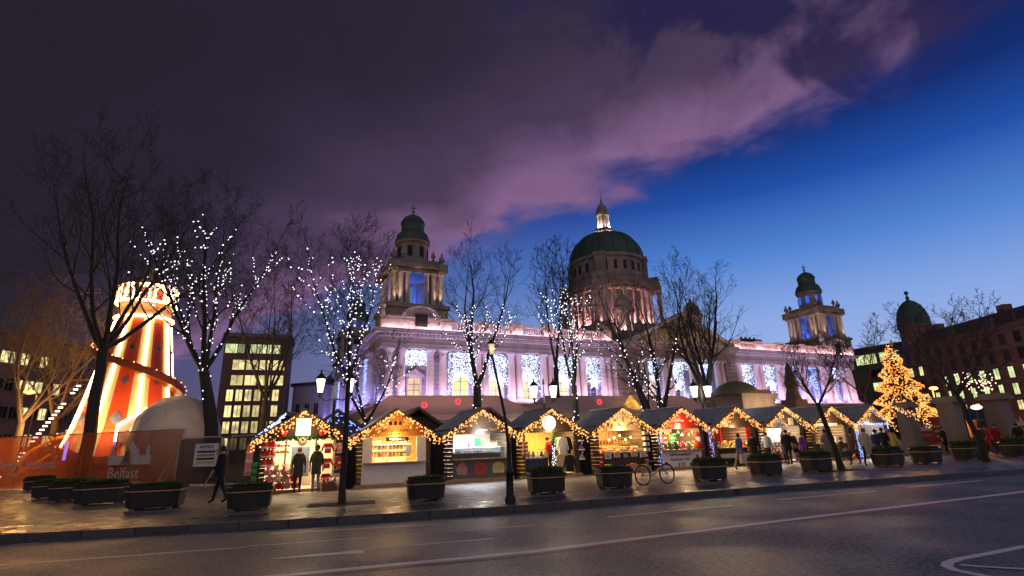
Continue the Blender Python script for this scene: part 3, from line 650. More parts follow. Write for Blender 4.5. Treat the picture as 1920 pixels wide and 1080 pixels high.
def sign_board(parent, x, z, w, h_, m, y=-.06, name='sign_board'): return MB().box(x-w/2, x+w/2, y, y+.03, z-h_/2, z+h_/2).build(name, m, parent)
# --- goods
F = {k: fab(k+'_fabric', c) for k, c in dict(red=(.55,.02,.02), crimson=(.36,.01,.02), white=(.75,.72,.68), pink=(.7,.25,.28), green=(.04,.35,.08), dark_green=(.02,.08,.03), navy=(.02,.03,.09), black=(.012,.012,.013), grey=(.22,.22,.22), brown=(.16,.09,.05), tan=(.5,.34,.18), yellow=(.7,.5,.08), orange=(.7,.22,.03), cream=(.7,.62,.45), olive=(.07,.065,.03), blue=(.05,.13,.4), purple=(.2,.05,.3), beige=(.55,.45,.34), light_blue=(.35,.5,.65)).items()}
def goods(kind, c, lab, hut_m, x, y, z, rz=0, s=1, group=None, cat=None, c2='white'):
    q = MB(); ms = [F[c], F[c2]]
    if kind == 'jumper':
        q.prism([(-.2,0),(.2,0),(.19,.42),(.33,.12),(.42,.17),(.26,.58),(.08,.62),(0,.58),(-.08,.62),(-.26,.58),(-.42,.17),(-.33,.12),(-.19,.42)], -.035, .035); q.mat(1).box(-.15,.15,-.042,-.036,.25,.36); q.box(-.2,.2,-.04,.04,-.03,0)
    elif kind == 'scarf':
        q.prism([(-.09,0),(.07,0),(.09,.75),(-.07,.75)], -.02, .02); q.mat(1)
        for k in range(3): q.box(-.085,.085,-.024,.024,.1+k*.22,.16+k*.22)
    elif kind == 'hat':
        q.lathe([(.15,.06),(.12,.16),(.05,.32),(.01,.4)], (0,0,0), 10); q.mat(1).lathe([(.16,0),(.17,.03),(.16,.07)], (0,0,0), 10).ball((.06,0,.38), .05, 8)
    elif kind == 'bear':
        q.ball((0,0,.16), .15, 8, 1.1).ball((0,-.02,.38), .11, 8).ball((-.09,0,.47), .04, 6).ball((.09,0,.47), .04, 6).ball((-.12,-.1,.08), .065, 6).ball((.12,-.1,.08), .065, 6).tube([(-.12,0,.26),(-.2,-.08,.16)], .045, 6).tube([(.12,0,.26),(.2,-.08,.16)], .045, 6); q.mat(1).ball((0,-.12,.35), .045, 6)
    elif kind == 'jar':
        q.lathe([(.07,0),(.075,.02),(.075,.15),(.055,.18)], (0,0,0), 10); q.mat(1).lathe([(.06,.18),(.06,.215)], (0,0,0), 10)
    elif kind == 'box':
        q.box(-.14,.14,-.1,.1,0,.18); q.mat(1).box(-.03,.03,-.105,.105,-.0+.002,.186)
    elif kind == 'crate':
        for k in range(4): q.box(-.25,.25,-.18,-.16,.0+k*.075,.06+k*.075).box(-.25,.25,.16,.18,k*.075,.06+k*.075)
        for k in range(4): q.box(-.27,-.25,-.18,.18,k*.075,.06+k*.075).box(.25,.27,-.18,.18,k*.075,.06+k*.075)
        q.box(-.25,.25,-.16,.16,0,.02); q.mat(1); g = random.Random(int(x*100))
        for k in range(16): q.ball((g.uniform(-.19,.19), g.uniform(-.12,.12), .27+g.uniform(0,.06)), .055, 6)
    elif kind == 'tray':
        q.mat(1).box(-.3,.3,-.2,.2,0,.03).mat(0); g = random.Random(int(x*100)+3)
        for k in range(22): q.ball((g.uniform(-.25,.25), g.uniform(-.15,.15), .06+g.uniform(0,.05)), .055, 6, .7)
    elif kind == 'wreath':
        q.tube([(.2*math.cos(a*PI/8),0,.2+.2*math.sin(a*PI/8)) for a in range(16)], .055, 6, closed=True); q.mat(1)
        for a in range(8): q.ball((.2*math.cos(a*PI/4),-.06,.2+.2*math.sin(a*PI/4)), .03, 6)
    elif kind == 'bauble':
        q.ball((0,0,.08), .08, 10); q.mat(1).lathe([(.02,.155),(.02,.185)], (0,0,0), 6)
    elif kind == 'coat':
        q.prism([(-.26,0),(.26,0),(.2,.72),(.34,.2),(.42,.24),(.28,.86),(.09,.92),(-.09,.92),(-.28,.86),(-.42,.24),(-.34,.2),(-.2,.72)], -.05, .05); q.mat(1).box(-.012,.012,-.056,-.051,.05,.8)
    elif kind == 'bottle':
        q.lathe([(.04,0),(.042,.02),(.042,.17),(.015,.23),(.015,.29)], (0,0,0), 8); q.mat(1).lathe([(.018,.29),(.018,.31)], (0,0,0), 8)
    elif kind == 'book':
        q.box(-.1,.1,-.03,.03,0,.26); q.mat(1).box(-.09,.09,-.032,.028,.01,.25)
    elif kind == 'sign':
        q.box(-.22,.22,-.015,.015,0,.3); q.mat(1)
        for k in range(3): q.box(-.16,.16,-.02,-.016,.06+k*.08,.09+k*.08)
    elif kind == 'loaf':
        q.ball((0,0,.07), .12, 8, .6, 1.5)
    elif kind == 'stool':
        q.lathe([(.17,.42),(.18,.44),(.18,.47),(.17,.49)], (0,0,0), 12)
        for k in range(3): a = k*2.094; q.tube([(.13*math.cos(a),.13*math.sin(a),.43),(.19*math.cos(a),.19*math.sin(a),0)], .018, 6)
    p = hut_m @ Vector((x, y, z)); o = q.build({'bear': 'plush_bear', 'hat': 'santa_hat', 'sign': 'price_sign'}.get(kind, kind), ms, None, kind in ('bear', 'jar', 'bottle', 'wreath', 'bauble', 'loaf', 'hat'))
    o.location = p; o.rotation_euler = (0, 0, rz+hut_m.to_euler().z); o.scale = (s, s, s)
    return tag(o, lab, cat or {'bear': 'soft toy', 'hat': 'hat', 'sign': 'sign'}.get(kind, kind), group)
apX = [-3.85, -.24, 3.48, 6.88, 10.72, 14.28, 17.84, 21.42, 25.02, 28.48]
HM = []
rzs = [AS+R(3), AS, AS+R(2), AS, AS, AS, AS, AS, AS, AS]
for i, X in enumerate(apX):
    p = row(X); HM.append(Matrix.Translation(p) @ Matrix.Rotation(rzs[i], 4, 'Z'))
orange_w = mat('orange_board', (.62, .22, .02), .5, 0, .15, 3); grey_w = mat('grey_board', (.14, .125, .115), .55, 0, .15, 3); cream_b = mat('cream_banner', (.72, .60, .42), .5, 0, .1, 3)
yellow_w = mat('yellow_boards', (.62, .43, .10), .6, 0, .25, 3, streak=(6, 6, .4)); warm_w = mat('pale_boards', (.66, .56, .40), .6, 0, .2, 3); maroon = mat('maroon_board', (.22, .03, .02), .6, 0, .2, 3)
specs = [
 dict(lab='wooden hut hung with santa hats, with a glowing lantern sign on its gable', gable=wood_d, inside=warm_w, counter=False, pw=185, col=(1, .78, .45)),
 dict(lab='wooden hut with an orange gable and a glazed white front', gable=orange_w, inside=yellow_w, front=white_p, pw=120, col=(1, .70, .34)),
 dict(lab='wooden hut with cake pictures on its grey counter', gable=grey_w, inside=warm_w, front=grey_w, pw=120, col=(.9, .93, 1)),
 dict(lab='wooden clothes hut with a round lit sign on its gable', gable=logs, inside=yellow_w, counter=False, pw=120, col=(1, .76, .32)),
 dict(lab='wooden food hut with a pale patterned gable and pendant lamps', gable=cream_b, inside=wood_l, front=wood_d, pw=150, col=(1, .58, .2)),
 dict(lab='wooden hut with a red gable and a ten pound gift banner', gable=red_p, inside=warm_w, front=white_p, pw=165, col=(1, .72, .42)),
 dict(lab='wooden hut with red drapes and books under its counter', gable=wood_d, inside=red_p, front=wood_d, pw=120, col=(1, .66, .34)),
 dict(lab='wooden hut with a white parasol raised before its doorway', gable=wood_d, inside=warm_w, counter=False, pw=130, col=(1, .88, .66)),
 dict(lab='wooden hut with yellow walls behind a seated figure', gable=wood_d, inside=yellow_w, front=wood_d, pw=130, col=(1, .70, .28)),
 dict(lab='wooden hut with cold white lights round its opening beside the stone gate pier', gable=wood_d, inside=warm_w, front=white_p, pw=120, col=(.9, .95, 1))]
huts = []
for i, sp in enumerate(specs):
    h = hut_shell('market_hut', sp['lab'], row(apX[i]), rzs[i], gable=sp['gable'], inside=sp['inside'], front=sp.get('front'), counter=sp.get('counter', True))
    lamp(h, 'AREA', (0, .75, 2.35), sp['pw']*1.9, sp['col'], 2.2, .7, aim=(0, .95, 0)); huts.append(h)
    lamp(h, 'POINT', (0, -.15, 1.97), sp['pw']*.3, sp['col'], .12)
    q = MB().box(-1.1, 1.1, .68, .82, 2.36, 2.40); q.build('ceiling_light', emit('tube_%d' % i, sp['col'], 1.2), h)
    what = sp['lab'].replace('wooden ', '').split(' with ')[-1] if i not in (0,) else 'santa hats'
    hut_lights('warm fairy lights edging the gable of the '+['santa hat hut', 'orange gabled hut', 'cake hut', 'clothes hut with the round sign', 'food hut with pendant lamps', 'red gabled gift hut', 'hut with red drapes', 'hut with the parasol', 'yellow walled hut', 'hut beside the stone gate pier'][i], row(apX[i]), rzs[i])
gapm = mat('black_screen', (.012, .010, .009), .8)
names_ = ['santa hat hut', 'orange gabled hut', 'cake hut', 'clothes hut', 'food hut', 'gift hut', 'red draped hut', 'parasol hut', 'yellow walled hut', 'last hut']
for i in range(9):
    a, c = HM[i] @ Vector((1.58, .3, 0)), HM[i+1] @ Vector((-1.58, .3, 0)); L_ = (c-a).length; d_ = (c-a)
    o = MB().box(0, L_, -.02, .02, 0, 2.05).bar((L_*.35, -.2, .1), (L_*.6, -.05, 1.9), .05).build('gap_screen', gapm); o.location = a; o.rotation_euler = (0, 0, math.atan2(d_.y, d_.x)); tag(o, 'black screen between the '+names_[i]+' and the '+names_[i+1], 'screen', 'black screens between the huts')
# warm cluster spilling off the last hut towards the gate pier
t = thing('fairy_lights', 'tangle of amber fairy lights drooping between the last hut and the stone pier', 'fairy lights', row(30.6, -.5)); q = MB(); g = random.Random(5)
for k in range(110): a = g.random(); q.octa((a*2.6-.2, g.uniform(-.2, .2), 3.0-a*.6-.9*g.random()*a), .034)
q.build('bulbs', bulb_w, t, fix=False, kind='stuff'); MB().tube([(0, 0, 2.9), (1.2, 0, 2.7), (2.4, 0, 2.3)], .01, 4).build('wire', iron, t)
# ---- hut 1: santa hats, jumpers, toys
h = huts[0]; M1 = HM[0]
lantern = MB().box(-.27, .27, -.22, -.06, 2.12, 2.78); lantern.build('lantern_sign', emit('lantern_sign', (1, .72, .32), 3.2, True), h)
q = MB(); g = random.Random(2)
for k in range(120): a = g.uniform(-1.25, 1.25); q.octa((a, -.1+g.uniform(-.05, .05), 2.02+g.uniform(-.07, .07)), .06)
q.build('garland', F['dark_green'], h)
for s in (-1, 1): tag(MB().ball((0, 0, 0), .17, 10).build('ornament', F['red'], None, True), 'red ball ornament left of the glowing lantern sign' if s < 0 else 'red ball ornament right of the glowing lantern sign', 'ornament').location = M1 @ Vector((s*.75, -.16, 2.24))
o = MB().lathe([(.17, 0), (.17, .03)], (0, 0, 0), 14).build('plaque', wood_d, h); o.location = (0, -.12, 1.88); o.rotation_euler = (PI/2, 0, 0)
MB().box(-.62, -.55, .02, .1, .12, 1.95).box(.5, .57, .02, .1, .12, 1.95).build('door_post', wood_l, h)
MB().box(-.3, .42, 1.6, 1.66, .5, 1.7).build('display_board', mat('dark_display', (.04, .05, .08), .4, var=.6, scale=14), h)
g = random.Random(11)
for k in range(9): goods('hat', 'red', 'red santa hat with white trim hung at the left of the santa hat hut', M1, -1.35+.13*(k % 3)+.03, -.12+.05*(k % 2), 1.0+.33*(k//3), 0, .9, 'santa hats on the left post')
cs = ['red', 'pink', 'red', 'red', 'crimson', 'pink']
for k in range(6): goods('jumper', cs[k], ['red christmas jumper at the upper left of the right hand jumper display', 'pink christmas jumper at the upper right of the jumper display', 'red christmas jumper in the left of the middle jumper row', 'red christmas jumper in the right of the middle jumper row', 'crimson jumper hung lowest on the left of the jumper display', 'pink jumper hung lowest on the right of the jumper display'][k], M1, .98+.5*(k % 2), -.1-.02*(k % 2), 1.42-.58*(k//2), 0, .62, 'christmas jumpers hung by the doorway', 'jumper')
goods('scarf', 'green', 'green toy figure leaning at the left of the santa hat hut', M1, -1.62, -.25, .35, 0, 1.1, None, 'toy', 'dark_green')
goods('scarf', 'pink', 'tall pink scarf hung on the outer left corner of the santa hat hut', M1, -1.85, -.1, .7, .2, 1.5, None, None, 'cream')
for k in range(12): goods('bear', g.choice(['tan', 'pink', 'cream', 'red']), 'plush toy in the heap on the left of the santa hat hut', M1, -1.0+.28*(k % 4)-.07*(k//4), -.1-.05*(k % 3), .14+.26*(k//4), g.uniform(-.4, .4), .8, 'plush toys heaped left of the doorway')
for k in range(5): goods('bear', ['white', 'pink', 'red', 'white', 'cream'][k], 'plush toy on the floor on the right of the santa hat hut', M1, .55+.22*k, -.2+.06*(k % 2), .13, g.uniform(-.4, .4), .7, 'plush toys right of the doorway')
for k in range(10): goods('bauble', g.choice(['yellow', 'red', 'white']), 'bright bauble hanging inside the santa hat hut', M1, -.95+.12*(k % 5), .5, 1.45+.25*(k//5), 0, .9, 'baubles hanging inside the first hut', None, 'yellow')
goods('crate', 'brown', 'wooden crate on the pavement at the right of the santa hat hut', M1, 1.05, -.45, .0, .1, 1, None, None, 'brown'); goods('bear', 'red', 'red and white plush santa on the pavement before the santa hat hut', M1, -1.05, -.55, .0, .3, 1.0)
# ---- hut 2: glazed white front, orange gable
h = huts[1]; M1 = HM[1]
q = MB().box(-1.32, -.93, -.07, -.021, .13, 2.0).box(.93, 1.32, -.07, -.021, .13, 2.0).box(-.929, .929, -.07, -.021, .13, .86); q.build('front_panel', white_p, h)
q = MB()
for z in (1.12, 1.42, 1.66): q.box(-.9, .9, 1.0, 1.35, z, z+.03)
q.build('shelf', white_p, h)
for z, n_ in ((1.15, 11), (1.45, 11), (1.69, 11)):
    for k in range(n_): goods('jar', g.choice(['brown', 'tan', 'orange']), 'jar of nuts on the shelves of the orange gabled hut', M1, -.8+k*.16, 1.12, z, 0, .9, 'jars on the shelves of the orange gabled hut', None, 'black')
q = MB().box(-.95, -.92, .0, .04, .98, 1.98).box(.92, .95, .0, .04, .98, 1.98).box(-.3, -.27, 0, .04, .98, 1.98).box(.36, .39, 0, .04, .98, 1.98).box(-.92, .92, .0, .04, 1.36, 1.39); q.build('window_frame', white_p, h)
s = sign_board(h, .1, 1.88, .95, .17, black, -.03); text_part('FREE SAMPLES', .11, white_p, h, (.1, -.04, 1.84))
tag(MB().box(-.12, .12, -.05, -.04, 0, .36).build('paper_notice', white_p), 'white paper notice stuck on the window of the orange gabled hut', 'notice').matrix_world = M1 @ Matrix.Translation((.58, -.03, 1.26))
text_part('KETTLE CHURN', .155, F['brown'], h, (0, -.045, 2.17))
for k in (-1, 0, 1):
    MB().lathe([(.06, 0), (.07, .02), (.05, .13), (.02, .16)], (0, 0, 0), 10).build('kettle_emblem', black, h).location = (k*.2, -.05, 2.46)
    MB().box(k*.14-.04, k*.14+.04, -.045, -.035, 2.06, 2.11).build('dot_emblem', black, h)
MB().box(-.75, -.3, .2, .5, .98, 1.14).box(-.2, .5, .2, .5, .98, 1.16).build('popcorn_warmer', emit('warmer_glow', (1, .8, .3), 1.3), h)
# ---- hut 3: cakes
h = huts[2]; M1 = HM[2]
pk = mat('pink_icing', (.75, .2, .28), .5); gl = mat('red_glaze', (.65, .05, .05), .4); mac = mat('macaron_yellow', (.68, .58, .16), .5); mac2 = mat('macaron_cream', (.6, .55, .2), .5)
q = MB().prism([(-.2, 0), (.2, 0), (.26, .26), (-.26, .26)], -.012, 0); q.mat(1)
for k, (w, z) in enumerate(((.27, .27), (.21, .36), (.13, .45), (.06, .53))): q.prism([(w*math.cos(a*PI/6), z+.07*math.sin(a*PI/6)) for a in range(12)], -.016-.004*k, -.001)
q.build('cupcake_picture', [F['tan'], pk], h).location = (-.85, -.025, .3)
q = MB()
for k in range(20):
    a, c = 2*PI*k/20, 2*PI*(k+1)/20; q.prism([(.11*math.cos(a), .11*math.sin(a)), (.29*math.cos(a), .29*math.sin(a)), (.29*math.cos(c), .29*math.sin(c)), (.11*math.cos(c), .11*math.sin(c))], -.014, 0)
q.build('doughnut_picture', gl, h).location = (0, -.025, .53)
q = MB().prism([(.3*math.cos(a*PI/10), .04+.24*math.sin(a*PI/10)) for a in range(11)], -.012, 0).prism([(-.3, -.04), (-.26, -.19), (.26, -.19), (.3, -.04)], -.012, 0); q.mat(1).box(-.29, .29, -.01, 0, -.035, .035)
q.build('macaron_picture', [mac, mac2], h).location = (.86, -.025, .5)
glass = mat('display_glass', (.5, .6, .7), .05, 0, .05); glass.node_tree.nodes['Principled BSDF'].inputs['Transmission Weight'].default_value = .9
MB().box(-1.2, 1.15, -.1, -.085, .97, 1.42).build('display_glass', glass, h)
MB().box(-1.2, 1.15, .35, .4, .97, 1.45).box(-1.2, 1.15, -.08, .38, 1.18, 1.195).build('display_case', white_p, h)
lamp(h, 'AREA', (0, .1, 1.75), 55, (.85, .92, 1), 2.2, .1, aim=(0, .15, .9))
for k in range(9): goods('tray', ['pink', 'brown', 'cream', 'red', 'tan', 'white', 'pink', 'brown', 'yellow'][k], 'tray of '+['pink', 'brown', 'cream', 'red', 'tan', 'white', 'rose pink', 'chocolate brown', 'yellow'][k]+' cakes in the glass display of the cake hut', M1, -1.0+(k % 5)*.46, .12, .98 if k < 5 else 1.2, 0, .7, 'cake trays in the cake hut')
goods('coat', 'green', 'bright green apron hanging inside the cake hut', M1, .18, .9, 1.3, 0, .6, None, 'apron', 'green')
MB().lathe([(.16, 0), (.18, .05), (.15, .35), (.1, .42)], (0, 0, 0), 12).build('coffee_machine', steel, h, True).location = (-.2, .6, 1.45)
for k in range(6): goods('bottle', 'tan', 'small tan bottle at the right of the cake hut display', M1, .55+k*.09, .5, 1.45, 0, .8, 'bottles in the cake hut', None, 'orange')
text_part('Sweet Treats', .15, F['cream'], h, (.42, -.045, 2.15)); o = MB().lathe([(.2, 0), (.2, .012)], (0, 0, 0), 14).build('cake_emblem', F['brown'], h); o.location = (-.55, -.035, 2.26); o.rotation_euler = (PI/2, 0, 0)
# ---- hut 4: clothes
h = huts[3]; M1 = HM[3]
sg = MB().lathe([(.34, 0), (.34, .06)], (0, 0, 0), 24).build('round_sign', emit('round_sign', (1, .97, .9), 1.7), h); sg.location = (-.02, -.06, 2.42); sg.rotation_euler = (PI/2, 0, 0)
rg = MB().tube([(.27*math.cos(a*PI/12), .27*math.sin(a*PI/12), .065) for a in range(24)], .018, 6, closed=True).build('sign_ring', black, h); rg.location = (-.02, -.06, 2.42); rg.rotation_euler = (PI/2, 0, 0)
text_part('Ca', .34, black, h, (-.02, -.13, 2.31))
cl = [('white', .72, 'white jumper dress'), ('black', .95, 'black coat'), ('grey', .6, 'grey coat'), ('black', .42, 'black cardigan')]
for k, (c, x, n_) in enumerate(cl): goods('coat', c, n_+' hanging in the yellow clothes hut', M1, x+.05*k, .1+.12*k, .98, .2, .85, None, 'garment', 'cream')
goods('coat', 'black', 'long black coat hanging low at the right of the clothes hut', M1, .98, -.05, .2, 0, .8, None, 'garment', 'black'); goods('coat', 'beige', 'beige coat hanging low at the right of the clothes hut', M1, .6, .1, .22, 0, .8, None, 'garment', 'cream')
for k in range(5): goods('scarf', ['orange', 'tan', 'red', 'brown', 'crimson'][k], ['orange', 'tan', 'red', 'brown', 'crimson'][k]+' scarf hanging on the left wall of the clothes hut', M1, -1.4+.09*k, -.1+.1*k, 1.0, .3, .8, None)
for k in range(6): goods('hat', ['purple', 'grey', 'brown', 'white', 'navy', 'tan'][k], ['purple', 'grey', 'brown', 'white', 'navy', 'tan'][k]+' bobble hat on the table of the clothes hut', M1, -1.15+.21*k, .3, .86, 0, .8, None, 'bobble hat')
tb = thing('display_table', 'dark cloth covered display table inside the clothes hut', 'table', M1 @ Vector((-.65, .35, .12)), AS); MB().box(-.65, .6, -.3, .3, .68, .73).build('tabletop', wood_d, tb); MB().box(-.62, .57, -.28, -.26, 0, .68).build('cloth', F['navy'], tb)
for k in range(3): goods('hat', ['grey', 'purple', 'black'][k], ['grey', 'purple', 'black'][k]+' hat on the outer right wall of the clothes hut', M1, 1.62, -.1, .7+.42*k, 0, .9, None, 'hat')
gd = MB(); g2 = random.Random(8)
for k in range(150): gd.octa((.2+g2.uniform(-.08, .08), .05+g2.uniform(-.06, .06), .4+g2.random()*1.55), .05)
tag(gd.build('leaf_garland', F['dark_green']), 'hanging green leaf garland in the middle of the clothes hut', 'garland').matrix_world = M1
# ---- hut 5: food
h = huts[4]; M1 = HM[4]
for k in range(9):
    s_ = MB().tube([(-.12, 0, 0), (-.05, 0, .05), (.05, 0, .04), (.12, 0, -.03)], [.02, .035, .035, .02], 6).build('sausage_emblem', F['brown'] if k % 2 else F['orange'], h, True); s_.location = (-.95+.24*k, -.05, 2.12+(.38*(1-abs(k-4)/4.5))*(k % 2+.4)); s_.rotation_euler = (0, k*.9, 0)
for k in range(5):
    pd = thing('pendant_lamp', 'bare pendant bulb hanging in the food hut, '+['first', 'second', 'third', 'fourth', 'last'][k]+' from the left', 'pendant lamp', M1 @ Vector((-.6+k*.32, .1, 1.55+.1*(k % 3))), 0, 'pendant bulbs in the food hut')
    MB().ball((0, 0, 0), .06, 8).build('bulb', emit('pend%d' % k, (1, .8, .45), 4), pd); MB().tube([(0, 0, .06), (0, 0, .6)], .008, 4).build('cord', iron, pd)
fc = ['orange', 'tan', 'yellow', 'brown', 'orange', 'tan', 'red', 'yellow', 'orange', 'tan', 'brown', 'cream']
for k in range(12): goods('tray' if k % 2 else 'loaf', fc[k], ('tray of '+fc[k]+' food' if k % 2 else fc[k]+' loaf')+' on the counter of the food hut, row '+'front back'.split()[k//6], M1, -1.05+.4*(k % 6), -.05+.3*(k//6), .98+.14*(k//6), 0, .85, 'food on the counter of the food hut')
for k in range(5): goods('sign', ['white', 'cream', 'black', 'cream', 'white'][k], 'small price sign on the front of the food hut', M1, -.95+.5*k, -.28, .68+.06*(k % 2), 0, .8, 'price signs of the food hut', None, 'black' if k != 2 else 'white')
for k in range(4): goods('crate', 'tan', 'wooden crate of produce before the food hut', M1, -1.1+.7*k, -.4, .02 if k % 2 else .1, 0, .95, 'crates before the food hut', None, g.choice(['orange', 'yellow', 'tan']))
for k in range(2): goods('scarf', 'red', 'red and white striped bunting roll at the '+['left', 'right'][k]+' corner of the food hut', M1, -1.3+2.6*k, -.2, .2, 0, 1.0, None, 'bunting')
for k in range(4): goods('box', 'white', 'white menu box stacked at the right post of the food hut', M1, 1.4, -.15, .95+.27*k, 0, .9, 'menu boxes by the food hut', None, 'grey')
q = MB().box(-1.15, 1.15, .6, .95, 1.3, 1.33).box(-1.15, 1.15, .6, .95, 1.62, 1.65); q.build('shelf', wood_l, h)
for k in range(12): goods('jar', g.choice(['orange', 'yellow', 'tan', 'cream']), 'glowing jar on the shelf inside the food hut', M1, -1.0+.18*k, .75, 1.33, 0, 1, 'jars inside the food hut', None, 'yellow')
# ---- hut 6: gifts, banner
h = huts[5]; M1 = HM[5]
bn_ = MB().box(-1.24, 1.24, -.06, -.03, .1, .9); bn_.build('banner', white_p, h)
text_part('All Personalised', .2, F['black'], h, (-.15, -.066, .66)); text_part('Christmas Gifts', .2, F['black'], h, (-.15, -.066, .43)); text_part('£10', .3, F['black'], h, (-.1, -.066, .14))
for x_, z_ in ((-1.05, .3), (.95, .6), (1.02, .3), (.8, .22)): MB().ball((x_, -.062, z_), .1, 8, 1, 1, .1).build('bauble_picture', F['red'], h)
text_part('GIFTS FROM', .15, white_p, h, (-.08, -.045, 2.36)); text_part('£10', .26, white_p, h, (-.12, -.045, 2.1))
sn = ['red', 'white', 'green', 'red', 'dark_green', 'white', 'crimson', 'red', 'grey', 'white', 'yellow', 'red']
for k in range(12): goods('bear' if k % 3 else 'wreath', sn[k], (sn[k].replace('_', ' ')+(' plush figure' if k % 3 else ' wreath'))+' among the gifts on the counter of the red gabled hut', M1, -1.05+.19*k, .0+.16*(k % 2), .97, 0, .8, 'gifts on the counter of the red gabled hut', 'gift', 'white')
for k in range(10): goods('bauble', g.choice(['red', 'white', 'yellow', 'green']), 'bauble hanging across the opening of the red gabled hut', M1, -1.1+.24*k, .2, 1.6+.12*(k % 2), 0, 1, 'baubles hanging in the red gabled hut', None, 'yellow')
for k in range(5): goods('jumper', ['red', 'cream', 'white', 'red', 'green'][k], ['red', 'cream', 'white', 'dark red', 'green'][k]+' stocking jumper on the back wall of the gift hut', M1, -1.0+.5*k, 1.9, 1.35, 0, .7, None)
snt = thing('santa_figure', 'large toy santa figure leaning at the right of the red gabled hut', 'santa figure', M1 @ Vector((1.05, -.12, 1.0)), AS)
MB().ball((0, 0, .2), .22, 8, 1.1).build('coat', F['red'], snt, True); MB().ball((0, -.05, .5), .13, 8).ball((0, -.12, .42), .1, 8, 1.2).build('head', F['white'], snt, True); MB().lathe([(.14, .56), (.1, .72), (.02, .85)], (0, 0, 0), 8).build('hat', F['red'], snt, True)
# ---- hut 7: drapes and books
h = huts[6]; M1 = HM[6]
q = MB()
for s in (-1, 1):
    for k in range(5): q.tube([(s*(1.2-.07*k), .02, 2.0), (s*(1.22-.06*k), .05, .97)], .05, 6)
q.build('drape', F['red'], h, True)
for k in range(18): goods('book', g.choice(['brown', 'navy', 'crimson', 'dark_green', 'tan', 'black']), 'book on the low shelf before the hut with red drapes', M1, -1.15+.13*k, -.15, .42, 0, .9, 'books under the counter of the red draped hut', None, 'cream')
MB().box(-1.25, 1.25, -.3, -.02, .38, .415).box(-1.25, 1.25, -.3, -.02, .1, .135).build('shelf', wood_d, h)
for k in range(12): goods(['bear', 'bauble', 'wreath'][k % 3], g.choice(['cream', 'yellow', 'red', 'white', 'dark_green']), 'ornament on the counter of the hut with red drapes', M1, -1.1+.2*k, .05+.1*(k % 2), .97, 0, .7, 'ornaments in the red draped hut', 'ornament', 'yellow')
MB().box(-.85, -.35, -.05, -.035, 2.05, 2.45).build('sign_board', cream, h)
# ---- hut 8, 9, 10
h = huts[7]; M1 = HM[7]
MB().box(.15, 1.2, 1.2, 1.26, .3, 1.9).build('display_board', white_p, h); sign_board(h, -.75, 2.3, .4, .5, cream); sign_board(h, .7, 2.25, .35, .4, cream)
pa = thing('parasol', 'small white parasol raised before the hut left of the seated figure', 'parasol', M1 @ Vector((-.75, -.45, 0)), AS); MB().lathe([(.5, 1.98), (.44, 2.08), (.25, 2.2), (.02, 2.25)], (0, 0, 0), 12).build('canopy', white_p, pa, True); MB().tube([(0, 0, 0), (0, 0, 2.2)], .02, 6).build('pole', steel, pa)
for k in range(14): goods('bear', g.choice(['white', 'red', 'grey', 'brown', 'cream']), 'plush toy piled before the hut with the parasol', M1, -1.3+.26*(k % 5), -.25+.2*(k//10), .13+.3*(k//5), g.uniform(-.5, .5), .85, 'plush toys before the parasol hut')
goods('sign', 'purple', 'purple price board standing at the right of the parasol hut', M1, .65, -.3, .13, 0, 1.6, None, None, 'white'); goods('crate', 'tan', 'crate of toys at the right foot of the parasol hut', M1, 1.35, -.3, .1, 0, 1, None, None, 'cream')
for k in range(4): goods('jumper', ['red', 'white', 'grey', 'light_blue'][k], ['red', 'white', 'grey', 'pale blue'][k]+' jumper hung inside the hut with the parasol', M1, -1.05+.5*k, 1.0, 1.3, 0, .75)
h = huts[8]; M1 = HM[8]
sign_board(h, -.2, 2.02, 1.9, .16, emit('pink_lit_sign', (1, .6, .5), 1.0)); MB().box(.3, 1.1, -.1, -.06, .95, 1.35).build('menu_panel', white_p, h)
for k in range(8): goods('jar', g.choice(['white', 'tan', 'cream']), 'jar on the counter of the yellow walled hut', M1, -1.0+.27*k, .1, .97, 0, 1.1, 'jars on the counter of the yellow walled hut', None, 'brown')
cp = thing('candy_pole', 'pole wound with amber lights before the yellow walled hut', 'pole', M1 @ Vector((1.05, -.5, 0)), 0); MB().tube([(0, 0, 0), (0, 0, 1.25)], .05, 8).build('post', red_p, cp); q = MB()
for k in range(26): q.octa((.07*math.cos(k*1.1), .07*math.sin(k*1.1), .08+k*.045), .024)
q.build('bulbs', bulb_w, cp, fix=False, kind='stuff')
h = huts[9]; M1 = HM[9]
for k in range(8): goods('box', g.choice(['white', 'cream', 'light_blue']), 'gift box on the counter of the hut beside the gate pier', M1, -1.0+.28*k, .1, .97, 0, 1, 'boxes on the counter of the last hut', None, 'red')
def pole_lights(lab, loc, hgt, m, r=.02, n=60, cat='light pole'):
    t = thing('light_pole', lab, cat, loc); MB().tube([(0, 0, 0), (0, 0, hgt)], .045, 8).build('post', wood_d, t); q = MB(); g = random.Random(int(loc[0]*10))
    for k in range(n): a = g.uniform(0, 2*PI); q.octa((.065*math.cos(a), .065*math.sin(a), .08+(hgt-.1)*k/n), r*g.uniform(.8, 1.3))
    q.build('bulbs', m, t, fix=False, kind='stuff')
pole_lights('post wound with white lights before the clothes hut with the round sign', HM[3] @ Vector((-.28, -1.0, 0)), 1.5, bulb_c)
pole_lights('post wound with bluish lights at the left corner of the red gabled hut', HM[5] @ Vector((-1.55, -.35, 0)), 1.95, cur_b)
pole_lights('post wound with blue lights at the right corner of the red gabled hut', HM[5] @ Vector((1.72, -.35, 0)), 1.95, bulb_b, .024, 80)
pole_lights('post wound with icy blue lights at the left corner of the last hut', HM[9] @ Vector((-1.6, -.35, 0)), 1.95, cur_b, .03, 110)
